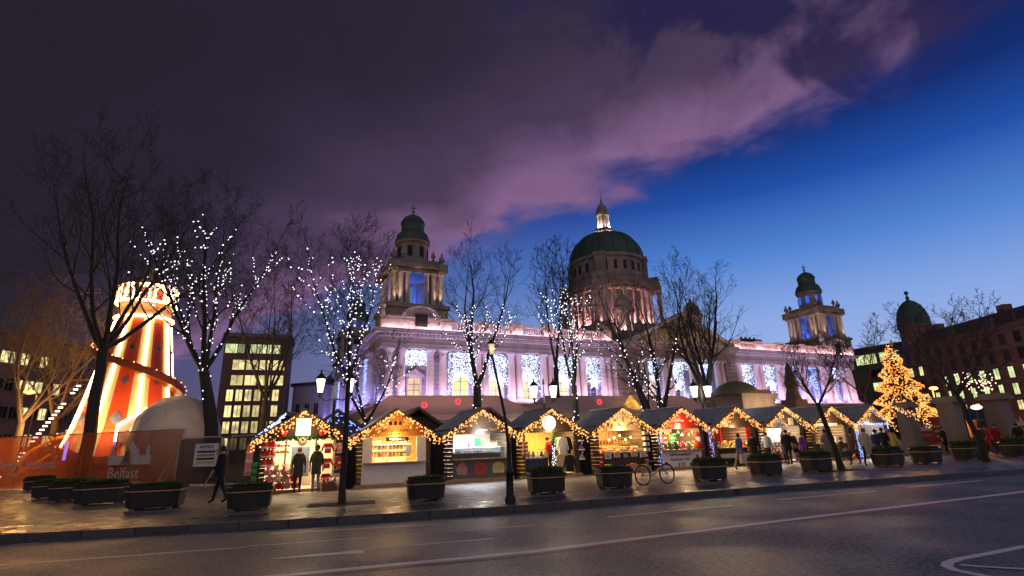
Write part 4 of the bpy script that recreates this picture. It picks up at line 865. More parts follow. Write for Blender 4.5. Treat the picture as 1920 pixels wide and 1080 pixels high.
t = thing('fairy_lights', 'cold blue white lights along the top of the last hut opening', 'fairy lights', HM[9] @ Vector((0, -.2, 0)), AS); q = MB()
for k in range(90): q.octa((-1.4+2.9*k/90, random.Random(k).uniform(-.05, .05), 1.98+.05*math.sin(k)), .028)
for k in range(26): q.octa((1.45+.03*math.sin(k*3), 0, 1.95-k*.022), .028)
q.build('bulbs', cur_b, t, fix=False, kind='stuff'); MB().bar((-1.4, 0, 1.99), (1.45, 0, 1.99), .015).build('wire', iron, t)
# ---- second row
bk = hut_shell('back_hut', 'brown hut at an angle behind the fence with icy lights on its left slope', at(515, 902)+Vector((.3, .8, 0)), R(-12), A_=3.6, E_=2.3, ov=1.95, W_=1.6, D_=4.2, gable=wood_o, open_front=False, counter=False, roof_m=mat('brown_roof', (.14, .085, .075), .6), group=None)
hut_lights('icy white fairy lights on the left roof slope of the brown hut behind the fence', bk.location, R(-12), A_=3.6, E_=2.15, n=150, m=cur_w, drop=.4, only=(-1,), group=None)
bk2 = [(1.7, 5.2, 'dark hut roof rising between the orange gabled hut and the cake hut'), (5.9, 6.0, 'yellowish gabled hut between the cake hut and the round sign'), (-2.2, 6.5, 'dark hut with blue lights behind the tree by the orange gable')]
for k, (X, bb, lab) in enumerate(bk2):
    hut_shell('back_hut', lab, row(X, bb), AS, A_=3.5, E_=2.4, gable=[wood_d, wood_l, wood_d][k], open_front=False, counter=False, group='huts in the second row')
t = thing('fairy_lights', 'loose blue lights along the eaves of the dark hut behind the tree', 'fairy lights', row(-2.2, 6.1), AS); q = MB(); g = random.Random(4)
for k in range(130): a = g.uniform(-1.8, 1.8); q.octa((a, g.uniform(-.1, .1), 3.35-abs(a)*.7-.5*g.random()**2), .032)
q.build('bulbs', bulb_b, t, fix=False, kind='stuff'); MB().bar((-1.8, .02, 2.1), (0, .02, 3.4), .012).bar((1.8, .02, 2.1), (0, .02, 3.4), .012).build('wire', iron, t)
canvas = mat('pale_canvas', (.62, .52, .50), .7, 0, .12, 1)
t_ = canvas.node_tree; tl_ = nd(t_, 'ShaderNodeBsdfTranslucent'); tl_.inputs[0].default_value = (.6, .48, .44, 1); mx_ = nd(t_, 'ShaderNodeMixShader'); mx_.inputs[0].default_value = .5
t_.links.new(t_.nodes['Principled BSDF'].outputs[0], mx_.inputs[1]); t_.links.new(tl_.outputs[0], mx_.inputs[2]); t_.links.new(mx_.outputs[0], t_.nodes['Material Output'].inputs['Surface'])
def marquee(lab, p, L_, hgt, eave, w, rz=AS):
    t = thing('marquee', lab, 'marquee', p, rz, 'long marquees behind the front huts'); q = MB()
    q.hexa([(0, -w, eave), (L_, -w, eave), (L_, w, eave), (0, w, eave), (1.6, -.05, hgt), (L_-1.6, -.05, hgt), (L_-1.6, .05, hgt), (1.6, .05, hgt)]); q.build('roof', canvas, t)
    MB().box(0, L_, -w, -w+.05, eave-.28, eave-.002).box(0, .05, -w+.051, w, eave-.28, eave-.002).build('valance', canvas, t)
    for k in range(5): MB().tube([(.1+k*(L_-.2)/4, -w+.15, 0), (.1+k*(L_-.2)/4, -w+.15, eave)], .05, 8).build('post', steel, t)
    for k in range(3): lamp(t, 'POINT', (L_*(k+.5)/3, -.2, eave-.9), 420, (1, .62, .55), .2)  # unseen lamps added inside so the canvas roof glows
    return t
marquee('pale pitched marquee behind the orange gabled hut and cake hut', row(-.5, 11), 10.5, 4.7, 3.3, 3.4); marquee('pale pitched marquee behind the hut with the round sign', row(10.2, 11), 15, 4.7, 3.3, 3.2)
for k, (x_, y_, z_) in enumerate(((4.6, 7.9, 4.05), (2.6, 7.9, 3.85), (14.2, 7.9, 4.0))): 
    o = MB().tube([(.14*math.cos(a*PI/6), 0, .14*math.sin(a*PI/6)) for a in range(12)], .04, 6, closed=True).build('red_ring_light', emit('red_ring%d' % k, (1, .03, .05), 2.5)); o.location = row(x_, y_-.2)+Vector((0, 0, z_)); tag(o, ['round red ring light on the marquee behind the cake hut', 'small red ring light left of the larger ring on the marquee', 'red ring light behind the food hut roof'][k], 'ring light')
car = thing('carousel_top', 'lit yellow carousel roof with red trim behind the red gabled hut', 'carousel', row(17.5, 9), 0); car.scale = (.62, .62, .86)
MB().lathe([(1.3, 3.2), (1.35, 3.9), (1.1, 4.2), (.5, 4.9), (.1, 5.3)], (0, 0, 0), 10).build('canopy', emit('carousel_canopy', (1, .5, .08), .75, var=.6, scale=2), car); MB().tube([(0, 0, 0), (0, 0, 5.5)], .12, 8).build('pole', red_p, car)
q = MB()
for k in range(50): a = k*2*PI/25; q.octa((1.38*math.cos(a), 1.38*math.sin(a), 3.9 if k < 25 else 3.3), .06)
q.build('bulbs', bulb_w, car, fix=False, kind='stuff')
# ------------------------------------------------------------ bare trees
def grow(g, h, r0, lean=(0, 0), fork=.3, nlead=3, spread=.5, dens=1.0, up=.35, levels=4, minr=.009, bias=(0, 0), forks_low=False):
    """polylines (points, radii, level): a trunk to the fork, leaders, then three more orders of branches"""
    out = []
    def path(p, d, L_, r, seg, upf, wob, r_end):
        pts = [p.copy()]; rs = [r]; d = d.normalized()
        for i in range(seg):
            d = (d+Vector((g.gauss(0, wob), g.gauss(0, wob), g.gauss(0, wob*.6)+upf))).normalized()
            p = p+d*(L_/seg); pts.append(p.copy()); rs.append(r+(r_end-r)*((i+1)/seg)**.8)
        return pts, rs, d
    t_end = Vector((lean[0]*h*fork, lean[1]*h*fork, h*fork))
    tp = []; tr = []
    for i in range(7):
        a = i/6; tp.append(Vector((t_end.x*a**1.3, t_end.y*a**1.3, t_end.z*a))+Vector((g.gauss(0, r0*.1), g.gauss(0, r0*.1), 0))*(0 < i < 6)); tr.append(r0*(1.25 if i == 0 else 1-.28*a))
    out.append((tp, tr, 0))
    def child_dir(d, ang, az):
        x = d.orthogonal().normalized(); y = d.cross(x)
        return (d*math.cos(ang)+(x*math.cos(az)+y*math.sin(az))*math.sin(ang)).normalized()
    def sub(pts, rs, L_, lev):
        if lev > levels: return
        n = int({1: 13, 2: 7, 3: 5, 4: 3}[lev]*dens*g.uniform(.8, 1.2)) if lev > 1 else int(13*dens)
        az = g.uniform(0, 6.28); m = len(pts)-1
        for k in range(n):
            f = .18+.8*(k+g.random())/n; i = min(m-1, int(f*m)); fr = f*m-i
            p = pts[i].lerp(pts[i+1], fr); d = (pts[i+1]-pts[i]).normalized(); r = rs[i]+(rs[i+1]-rs[i])*fr
            az += 2.4+g.gauss(0, .4); ang = g.uniform(.5, 1.0)*(1.1 if lev == 1 else 1)
            nl = L_*g.uniform(.42, .68)*(1.12-.62*f); nd_ = child_dir(d, ang, az)
            if lev == 1: nd_ = (nd_+Vector((bias[0], bias[1], 0))*.3).normalized()
            rr = max(minr, r*g.uniform(.42, .6)); sg = {1: 7, 2: 5, 3: 4, 4: 3}[lev]
            q, s, _ = path(p, nd_, nl, rr, sg, up*{1: .28, 2: .22, 3: .16, 4: .1}[lev], .13, max(minr*.8, rr*.22))
            out.append((q, s, lev)); sub(q, s, nl, lev+1)
    for k in range(nlead):
        az = 2*PI*k/nlead+g.uniform(-.4, .4); ang = spread*g.uniform(.35, 1.0) if nlead > 1 else .04
        d = Vector((math.sin(ang)*math.cos(az)+lean[0]*.5, math.sin(ang)*math.sin(az)+lean[1]*.5, math.cos(ang)))
        L_ = h*(1-fork)*g.uniform(.82, 1.0)/max(.75, math.cos(ang*.6)); rr = r0*.72*(.62 if nlead > 1 else 1)*g.uniform(.85, 1.1)
        q, s, _ = path(t_end, d, L_, rr, 11, up*.2, .07, minr)
        out.append((q, s, 1)); sub(q, s, L_*.62, 1 if False else 2) if False else sub(q, s, L_*.72, 1 if levels > 3 else 2)
    return out
def bare_tree(lab, p, h, r0, seed, lights=0, lm=None, lmax=1, lh=(.12, .7), name='bare_tree', group=None, bark_m=None, light_lab=None, lr=.05, nsk=1.0, **k):
    h *= .88; k['fork'] = k['fork']/.88
    g = random.Random(seed); t = thing(name, lab, 'tree', p, 0, group); br = grow(g, h, r0, **k)
    q = MB()
    q.tube(br[0][0], br[0][1], 10)
    q.build('trunk', bark_m or bark, t, True)
    q = MB()
    for pts, rs, lev in br[1:]: q.tube(pts, rs, {1: 7, 2: 5, 3: 4, 4: 3}.get(lev, 3), cap=False)
    q.build('crown', bark_m or bark, t, fix=False)
    if lights:
        cand = [b_ for b_ in br if b_[2] <= lmax]; L_ = thing('tree_lights', light_lab, 'string lights', p, 0, 'white light strings wound on the bare trees')
        q = MB(); w = MB(); pos = []
        for pts, rs, lev in cand:
            for i in range(len(pts)-1):
                if lh[0]*h < pts[i].z < lh[1]*h and (lev < 2 or g.random() < .55):
                    n = max(1, int((pts[i+1]-pts[i]).length*4.2*nsk)); 
                    for j in range(n):
                        c = pts[i].lerp(pts[i+1], (j+g.random())/n); a = g.uniform(0, 6.28); rr = rs[i]+.012
                        pos.append(c+Vector((rr*math.cos(a), rr*math.sin(a), g.uniform(-.08, .08))))
                    w.tube([pts[i]+Vector((0, -rs[i]-.01, 0)), pts[i+1]+Vector((0, -rs[i+1]-.01, 0))], .008, 3, cap=False)
        g.shuffle(pos)
        for c in pos[:lights]: q.octa(c, lr*g.uniform(.7, 1.25))
        q.build('bulbs', lm or bulb_c, L_, fix=False, kind='stuff'); w.build('wire', iron, L_, fix=False)
    return t
bark_o = mat('sodium_side_bark', (.11, .075, .045), .85, 0, .4, 9)  # bark lightened and warmed, orange lamp light put into its colour
bare_tree('huge bare plane tree standing before the helter skelter', far(166, 39.5), 23.2, .38, 21, fork=.33, nlead=6, spread=.95, dens=.92, up=.5, levels=4, lean=(-.02, 0))
bare_tree('bare tree with a light-wound leaning trunk between the helter skelter and the offices', far(408, 37), 20.5, .42, 5, 430, lmax=1, lh=(.2, .8), light_lab='cool white bulbs wound up the tree right of the helter skelter', lr=.046, fork=.31, nlead=5, spread=.8, dens=.9, up=.5, lean=(-.2, .0), nsk=1.5)
bare_tree('slender bare street tree in a square pit near the kerb', at(641, 945), 10.3, .095, 14, 340, lmax=1, lh=(.3, .85), light_lab='cool white bulbs in the slender street tree left of the orange gabled hut', lr=.024, fork=.36, nlead=4, spread=.55, dens=.9, up=.55, minr=.005, nsk=2.2)
bare_tree('bare tree rising behind the hut gap left of the orange gable', far(690, 30), 9.5, .22, 33, 110, lmax=1, lh=(.2, .8), light_lab='cool white bulbs in the tree behind the orange gabled hut', lr=.037, fork=.3, nlead=3, spread=.9, dens=.8, up=.4, lean=(-.06, 0))
bare_tree('bare tree wound with lights behind the cake hut', far(896, 32), 16.3, .34, 42, 340, lmax=1, lh=(.2, .66), light_lab='cool white bulbs in the tree behind the cake hut', lr=.037, fork=.3, nlead=3, spread=.7, dens=.8, up=.5, nsk=1.8)
bare_tree('bare tree wound with lights behind the food hut with pendant lamps', far(1083, 32), 14, .22, 57, 340, lmax=1, lh=(.18, .85), light_lab='cool white bulbs in the tree behind the food hut', lr=.037, fork=.34, nlead=3, spread=.5, dens=.8, up=.55, lean=(0, 0), nsk=1.9)
bare_tree('low forking bare tree behind the red gabled hut', far(1238, 35), 14.5, .4, 68, 200, lmax=1, lh=(.1, .55), light_lab='cool white bulbs in the low forking tree behind the red gabled hut', lr=.042, fork=.12, nlead=5, spread=.7, dens=.62, up=.5, nsk=.7)
bare_tree('bare tree behind the hut with red drapes, beside the twin lanterns', far(1352, 38), 14.6, .4, 73, 40, lmax=1, lh=(.12, .32), light_lab='few white bulbs low in the tree beside the right hand twin lanterns', lr=.042, fork=.28, nlead=5, spread=.55, dens=.8, up=.5, lean=(-.12, 0), nsk=.5)
bare_tree('young bare street tree in front of the last two huts', at(1578, 881), 6.6, .135, 81, fork=.42, nlead=4, spread=.9, dens=.8, up=.4, lean=(-.2, 0), minr=.007)
bare_tree('young bare street tree at the far right near the brick offices', at(1850, 866), 8.6, .14, 92, fork=.36, nlead=4, spread=.95, dens=.75, up=.4, lean=(-.22, 0), minr=.008)
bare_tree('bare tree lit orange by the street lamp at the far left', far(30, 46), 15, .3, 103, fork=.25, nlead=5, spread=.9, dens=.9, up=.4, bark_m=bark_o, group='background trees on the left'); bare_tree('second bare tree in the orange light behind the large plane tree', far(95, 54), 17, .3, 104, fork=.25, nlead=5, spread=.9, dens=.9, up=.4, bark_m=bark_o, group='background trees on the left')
bare_tree('bare tree reaching over the roof of the office block at left', far(490, 46), 18, .3, 105, fork=.3, nlead=5, spread=.8, dens=.9, up=.5)
bare_tree('bare tree in front of the left of the dome', far(1050, 38), 18.5, .24, 107, fork=.36, nlead=2, spread=.3, dens=.8, up=.5, minr=.012)
bare_tree('small bare tree between the town hall and the modern offices', far(1640, 70), 15, .2, 108, fork=.35, nlead=4, spread=.9, dens=.7, up=.3, minr=.016); bare_tree('small bare tree beside the copper corner dome', far(1800, 75), 17.5, .2, 109, fork=.4, nlead=4, spread=.9, dens=.7, up=.3, minr=.016)
# ------------------------------------------------------------ helter skelter
HP = far(232, 46); hs = thing('helter_skelter', 'tall red and cream striped helter skelter tower glowing with strip lights', 'helter skelter', HP, 0); hs.scale = (.84, .84, .97)
red_h = mat('scarlet_panel', (.80, .085, .008), .45, 0, .12, 2); cream_h = mat('cream_panel', (.8, .62, .34), .45, 0, .1, 2); tube_h = emit('strip_light', (1, .62, .26), 20.0, True); blue_h = mat('blue_diamond', (.06, .10, .22), .4)
def hr(z): return 4.15-(4.15-1.95)*(max(0, z-1.6)/9.6)**.72
NP = 16; zs = [1.6, 3.5, 5.5, 7.5, 9.5, 11.2]
qa = MB()
for k in range(NP):
    a0, a1 = 2*PI*k/NP, 2*PI*(k+1)/NP; qa.mat(k % 2)
    for i in range(len(zs)-1):
        r0, r1 = hr(zs[i]), hr(zs[i+1]); sub = 4
        for j in range(sub):
            u0, u1 = a0+(a1-a0)*j/sub, a0+(a1-a0)*(j+1)/sub
            qa.add([(r0*math.cos(u0), r0*math.sin(u0), zs[i]), (r0*math.cos(u1), r0*math.sin(u1), zs[i]), (r1*math.cos(u1), r1*math.sin(u1), zs[i+1]), (r1*math.cos(u0), r1*math.sin(u0), zs[i+1])], [(0,1,2,3)])
qa.build('tower', [red_h, cream_h], hs)
for k in range(NP):
    a = 2*PI*(k+.5)/NP
    if k % 2: MB().tube([((hr(z)+.1)*math.cos(a), (hr(z)+.1)*math.sin(a), z) for z in [1.8]+zs[1:-1]+[11.0]], .075, 6).build('strip_light', tube_h, hs)
    else:
        for z, s in ((4.0, .42), (6.6, .24), (9.0, .2)):
            m4 = Matrix.Translation(((hr(z)+.05)*math.cos(a), (hr(z)+.05)*math.sin(a), z)) @ Matrix.Rotation(a, 4, 'Z')
            d = MB().prism([(-s, 0), (0, -s*1.15), (s, 0), (0, s*1.15)], 0, .04, 'x'); d.v = [tuple(m4 @ Vector(p)) for p in d.v]; d.build('diamond', blue_h, hs)
MB().lathe([(4.3, .9), (4.35, 1.15), (4.2, 1.6)], (0, 0, 0), 24).build('skirting', mat('dark_red_skirt', (.07, .012, .01), .6), hs); MB().lathe([(4.2, 0), (4.2, .9)], (0, 0, 0), 24).build('platform', wood_d, hs)
# slide: a helical chute with raised sides
def helix(a, off, z_add=0):
    z = 9.6-(9.6-1.2)*a; th = R(-195)+a*R(470); r = hr(z)+off; return Vector((r*math.cos(th), r*math.sin(th), z+z_add))
ch = MB(); nst = 90
for off0, off1, za, zb in ((.05, .8, 0, 0), (.8, .86, 0, .42), (.0, .06, 0, .3)):
    for i in range(nst):
        a, c = i/nst, (i+1)/nst; ch.add([tuple(helix(a, off0, za)), tuple(helix(c, off0, za)), tuple(helix(c, off1, zb)), tuple(helix(a, off1, zb)), tuple(helix(a, off0, za-.1)), tuple(helix(c, off0, za-.1)), tuple(helix(c, off1, zb-.1)), tuple(helix(a, off1, zb-.1))], [(0,1,2,3), (4,7,6,5), (3,2,6,7), (0,4,5,1)])
ch.build('slide', mat('slide_red_brown', (.15, .03, .012), .4, 0, .15, 3), hs)
q = MB()
for i in range(34): q.ball(helix(.02+.93*i/34, 1.0, .42), .06, 6) if False else q.ball(helix(.02+.93*i/34, .92, .42), .06, 6)
q.build('slide_bulb_strip', bulb_w, hs, fix=False, kind='stuff')
q = MB()                                               # straight run-out at the left, with ladder lights
q.hexa([(-6.6, -1.6, .35), (-6.6, -.6, .35), (-3.3, -.6, 2.3), (-3.3, -1.6, 2.3), (-6.6, -1.6, .5), (-6.6, -.6, .5), (-3.3, -.6, 2.45), (-3.3, -1.6, 2.45)])
q.tube([(-6.7, -1.7, .6), (-5.6, -1.7, 2.0), (-4.2, -1.7, 2.8), (-3.3, -1.7, 3.0)], .12, 6).build('run_out', mat('orange_slide', (.75, .25, .02), .4, 0, .1, 2), hs)
q = MB()
for i in range(26):
    a = i/25; q.box(-6.9+3.9*a-.14, -6.9+3.9*a+.14, -2.05, -1.95, -.6+1.1+6.0*a-.05-.2, -.6+1.1+6.0*a+.05-.2) if i % 13 not in (8, 9) else None
q.build('ladder_lights', emit('ladder_light', (1, .78, .62), 3.2), hs, kind='stuff')
MB().lathe([(1.95, 11.2), (2.05, 11.35), (1.95, 11.5), (1.95, 12.3), (2.15, 12.45)], (0, 0, 0), 24).build('collar', mat('peach_board', (.6, .33, .18), .5, 0, .1, 3), hs, True)
for zz, rr in ((11.35, 2.14), (12.5, 2.25), (13.75, 2.1)): MB().tube([(rr*math.cos(a*PI/14), rr*math.sin(a*PI/14), zz) for a in range(28)], .09, 6, closed=True).build('ring_light', tube_h, hs)
q = MB(); ql = MB()
for k in range(12):
    a = 2*PI*k/12; x, y = 2.1*math.cos(a), 2.1*math.sin(a); q.bar((x, y, 12.5), (x, y, 13.8), .3); c = 2*PI*(k+1)/12; m_ = (a+c)/2
    ql.tube([(2.2*math.cos(a+.1), 2.2*math.sin(a+.1), 12.55), (2.2*math.cos(a+.1), 2.2*math.sin(a+.1), 13.3), (2.2*math.cos(m_), 2.2*math.sin(m_), 13.68), (2.2*math.cos(c-.1), 2.2*math.sin(c-.1), 13.3), (2.2*math.cos(c-.1), 2.2*math.sin(c-.1), 12.55)], .05, 5)
q.build('canopy_posts', cream_h, hs, kind='stuff'); ql.build('arch_lights', tube_h, hs, kind='stuff')
MB().lathe([(1.5, 12.4), (1.5, 13.9)], (0, 0, 0), 16).build('inner_drum', maroon, hs)
q = MB(); n_ = 12
for k in range(n_):
    a, c = 2*PI*k/n_, 2*PI*(k+1)/n_; q.mat(k % 2).add([(2.2*math.cos(a), 2.2*math.sin(a), 13.8), (2.2*math.cos(c), 2.2*math.sin(c), 13.8), (.1*math.cos(c), .1*math.sin(c), 15.2), (.1*math.cos(a), .1*math.sin(a), 15.2)], [(0,1,2,3)])
q.lathe([(.1, 15.2), (.16, 15.4), (.02, 15.7)], (0, 0, 0), 8); q.build('roof', [maroon, cream_h], hs)
qe = MB().prism([(-1.5, 2.4), (1.5, 2.4), (1.5, 3.5), (0, 4.5), (-1.5, 3.5)], -.1, .1); e_ = qe.build('entrance_gable', mat('painted_gable', (.55, .3, .28), .5, 0, .5, 5), hs); e_.location = (2.6, -3.3, 0); e_.rotation_euler = (0, 0, R(18))
ql = MB().tube([(-1.6, -.18, 2.5), (-1.6, -.18, 3.5), (0, -.18, 4.6), (1.6, -.18, 3.5), (1.6, -.18, 2.5)], .1, 6).build('gable_light', tube_h, e_)
MB().box(-1.5, -1.3, -.1, .1, 0, 2.4).box(1.3, 1.5, -.1, .1, 0, 2.4).build('gable_post', red_h, e_)
for k in range(3): a = -PI/2+(k-1)*.9; lamp(hs, 'POINT', (5.4*math.cos(a), 5.4*math.sin(a), 3.6), 420, (1, .55, .2), .4)
for x_, z_, l_ in ((-1.1, 1.1, 1.1), (1.5, .9, 1.2)):
    o = MB().bar((0, 0, 0), (0, 0, l_), .12).build('violet_light_bar', emit('violet_%d' % int(l_*10), (.35, .2, 1), 3.0)); o.location = HP+Vector((x_, -4.4, z_+.3)); tag(o, 'violet light bar standing at the '+('left' if x_ < 0 else 'right')+' of the helter skelter entrance', 'light bar')
# ------------------------------------------------------------ clear plastic dome tent
ig = thing('dome_tent', 'translucent white plastic dome tent beside the helter skelter', 'dome tent', far(328, 39), 0); ig.scale = (.92, .92, .97)
plastic = mat('cloudy_plastic', (.52, .50, .50), .3, 0, .1, 1.2); pp = plastic.node_tree.nodes['Principled BSDF']; pp.inputs['Transmission Weight'].default_value = .3; pp.inputs['Roughness'].default_value = .5
bmx = bmesh.new(); bmesh.ops.create_icosphere(bmx, subdivisions=3, radius=2.7); 
for v_ in list(bmx.verts):
    if v_.co.z < -2.3: bmx.verts.remove(v_)
bmx.normal_update(); me = bpy.data.meshes.new('skin'); 
for v_ in bmx.verts: v_.co.z = v_.co.z*1.05+2.35
[setattr(f_, 'smooth', True) for f_ in bmx.faces]; bmx.to_mesh(me); es = [(tuple(e.verts[0].co), tuple(e.verts[1].co)) for k_, e in enumerate(bmx.edges) if k_ % 3 == 0]; bmx.free(); me.materials.append(plastic); o = bpy.data.objects.new('skin', me); S_.collection.objects.link(o); o.parent = ig
q = MB()
for a, c in es: q.tube([Vector(a)*1.004, Vector(c)*1.004], .012, 4, cap=False)
q.build('seam', mat('seam_grey', (.4, .4, .42), .5), ig)
# ------------------------------------------------------------ orange mesh fence with prints, steel barriers
def mesh_fabric(name, col, alpha):
    m = mat(name, col, .75, 0, .3, .8, .6, 3, streak=(1, 1, .4)); t = m.node_tree; p = t.nodes['Principled BSDF']; out = t.nodes['Material Output']
    tr = nd(t, 'ShaderNodeBsdfTransparent'); tl = nd(t, 'ShaderNodeBsdfTranslucent'); tl.inputs[0].default_value = (*col, 1); m1 = nd(t, 'ShaderNodeMixShader'); m1.inputs[0].default_value = .45; m2 = nd(t, 'ShaderNodeMixShader'); m2.inputs[0].default_value = alpha
    t.links.new(p.outputs[0], m1.inputs[1]); t.links.new(tl.outputs[0], m1.inputs[2]); t.links.new(m1.outputs[0], m2.inputs[1]); t.links.new(tr.outputs[0], m2.inputs[2]); t.links.new(m2.outputs[0], out.inputs['Surface']); return m
net_o = mesh_fabric('orange_mesh', (.36, .085, .02), .26); net_b = mesh_fabric('brown_mesh', (.10, .055, .04), .12)
FA, FB, FC = at(-140, 921), at(330, 914), at(484, 911)
def on_seg(A, B, f): return A.lerp(B, f)
FHt = 2.75
ft = thing('fence', 'orange mesh fence printed with a white town hall emblem before the helter skelter', 'fence', FA, math.atan2((FB-FA).y, (FB-FA).x)); L1 = (FB-FA).length
q = MB(); n_ = 60
for i in range(n_):
    x0, x1 = L1*i/n_, L1*(i+1)/n_; w0, w1 = .05*math.sin(x0*2.1), .05*math.sin(x1*2.1); q.quad((x0, w0, .05), (x1, w1, .05), (x1, w1*.3, FHt), (x0, w0*.3, FHt))
q.build('mesh_panel', net_o, ft)
for k in range(9): MB().tube([(L1*k/8, .12, 0), (L1*k/8, .12, FHt)], .03, 6).build('post', steel, ft)
MB().tube([(0, .1, FHt), (L1, .1, FHt)], .025, 6).build('top_rail', steel, ft)
prt = mat('white_print', (.62, .5, .42), .7, 0, .2, 4)
def fx(px_): p = at(px_, 919-.0149*(px_)); return (p-FA).length
x0 = fx(196); k_ = (fx(276)-fx(196))
sil = [(0, 0), (1, 0), (1, .35), (.97, .36), (.96, .62), (.92, .8), (.88, .62), (.87, .36), (.72, .36), (.70, .58), (.6, .72), (.52, .95), (.46, .72), (.38, .58), (.36, .36), (.14, .36), (.12, .62), (.08, .8), (.04, .62), (.03, .36), (0, .35)]
e_ = MB().prism([(x0+a*k_, 1.12+c*1.25) for a, c in sil], -.10, -.09).build('emblem', prt, ft)
tr_ = MB()
for k in range(5): tr_.prism([(x0+k_*(.44+.0)-.4+k*.06, 1.14+k*.14), (x0+k_*.44+.4-k*.06, 1.14+k*.14), (x0+k_*.44, 1.42+k*.14)], -.115, -.102)
tr_.build('tree_emblem', mat('print_outline', (.35, .16, .08), .7), ft)
text_part('Belfast', .75, prt, ft, (fx(228), -.1, .48)); text_part('Merry Christmas', .62, prt, ft, (fx(40), -.1, 1.05)); text_part('from', .4, prt, ft, (fx(20), -.1, .6))
# steel barrier panels
def barrier(lab, A, B, poster=False, h=2.3):
    t = thing('barrier_panel', lab, 'barrier', A, math.atan2((B-A).y, (B-A).x), 'steel barriers with brown mesh'); L_ = (B-A).length
    MB().tube([(.1, 0, .1), (.1, 0, h-.25), (.18, 0, h-.08), (.35, 0, h), (L_-.35, 0, h), (L_-.18, 0, h-.08), (L_-.1, 0, h-.25), (L_-.1, 0, .1), (.1, 0, .12)], .035, 8).build('frame', steel, t)
    MB().quad((.12, .02, .2), (L_-.12, .02, .2), (L_-.12, .02, h-.05), (.12, .02, h-.05)).build('mesh_panel', net_b, t)
    MB().box(-.1, .3, -.35, .35, 0, .12).build('foot', F['grey'], t); MB().box(L_-.3, L_+.1, -.35, .35, 0, .12).build('foot', F['grey'], t)
    MB().bar((.1, -.02, .1), (-.35, -.75, .05), .05).bar((.1, -.02, 1.9), (-.35, -.75, .05), .05).build('brace', wood_l, t)
    if poster:
        p_ = MB().box(1.0, 2.25, -.06, -.045, .95, 2.0).build('notice', white_p, t)
        text_part('NOTICE', .2, F['navy'], p_, (1.62, -.07, 1.78))
        for k in range(4): MB().box(1.15, 2.1, -.068, -.061, 1.1+k*.16, 1.19+k*.16).build('notice_stripe', [F['yellow'], F['navy'], F['orange'], F['navy']][k], p_)
    return t
BA = at(322, 916); BB = at(414, 914); BC = at(490, 913)
barrier('steel barrier with a white notice beside the orange fence', BA, BB, True); barrier('steel barrier with plain brown mesh behind the walking person', BB+(BB-BA)*.02, BC)
# ------------------------------------------------------------ planters
tubm = mat('dark_planter', (.035, .030, .027), .38, 0, .3, 5); goldm = mat('gold_band', (.55, .38, .14), .4, .4, .1, 6); leafm = mat('planter_leaves', (.10, .16, .03), .7, 0, .5, 20); soil = mat('soil', (.03, .02, .015), .95)
def octo(w, d, c): return [(-w+c, -d), (w-c, -d), (w, -d+c), (w, d-c), (w-c, d), (-w+c, d), (-w, d-c), (-w, -d+c)]
def ring(q, w, d, c, prof):
    vs = []; n = 8
    for k, z in prof: vs += [(x*k, y*k, z) for x, y in octo(w, d, c)]
    fs = [(i*n+j, i*n+(j+1) % n, (i+1)*n+(j+1) % n, (i+1)*n+j) for i in range(len(prof)-1) for j in range(n)]
    q.add(vs, fs+[tuple(range(n-1, -1, -1)), tuple(range((len(prof)-1)*n, len(prof)*n))]); return q
pl0 = thing('planter', '', 'planter', (0, 0, 0), 0, 'dark octagonal planters along the pavement')
tb_ = ring(MB(), .66, .5, .2, [(.86, .07), (.9, .09), (.95, .5), (.97, .52)]).build('tub', tubm, pl0)
ring(MB(), .66, .5, .2, [(.965, .521), (1.0, .54), (1.0, .57), (.97, .575)]).build('band', goldm, pl0); ring(MB(), .66, .5, .2, [(.94, .576), (1.01, .60), (1.03, .69), (.98, .71)]).build('rim', tubm, pl0)
MB().prism(octo(.62, .46, .18), .6, .715, 'z').build('soil', soil, pl0)
for sx_ in (-1, 1):
    for sy_ in (-1, 1): MB().box(sx_*.42-.07, sx_*.42+.07, sy_*.3-.07, sy_*.3+.07, 0, .075).build('foot', F['grey'], pl0)
q = MB(); g = random.Random(9)
for k in range(2300):
    x, y = g.uniform(-.6, .6), g.uniform(-.45, .45)
    if abs(x)/.6+abs(y)/.45 > 1.62: continue
    z = .72+g.random()*.14*(1-.45*(abs(x)/.6)**3); a = g.uniform(0, 6.28); s = g.uniform(.02, .045); tl = g.uniform(-.6, 1.2)
    d1 = Vector((math.cos(a), math.sin(a), tl)).normalized()*s*1.8; d2 = Vector((-math.sin(a), math.cos(a), g.uniform(-.4, .4)))*s*.7; c = Vector((x, y, z))
    q.quad(c-d1*.3, c+d2+d1*.4, c+d1, c-d2+d1*.4)
q.build('plants', leafm, pl0, fix=False)
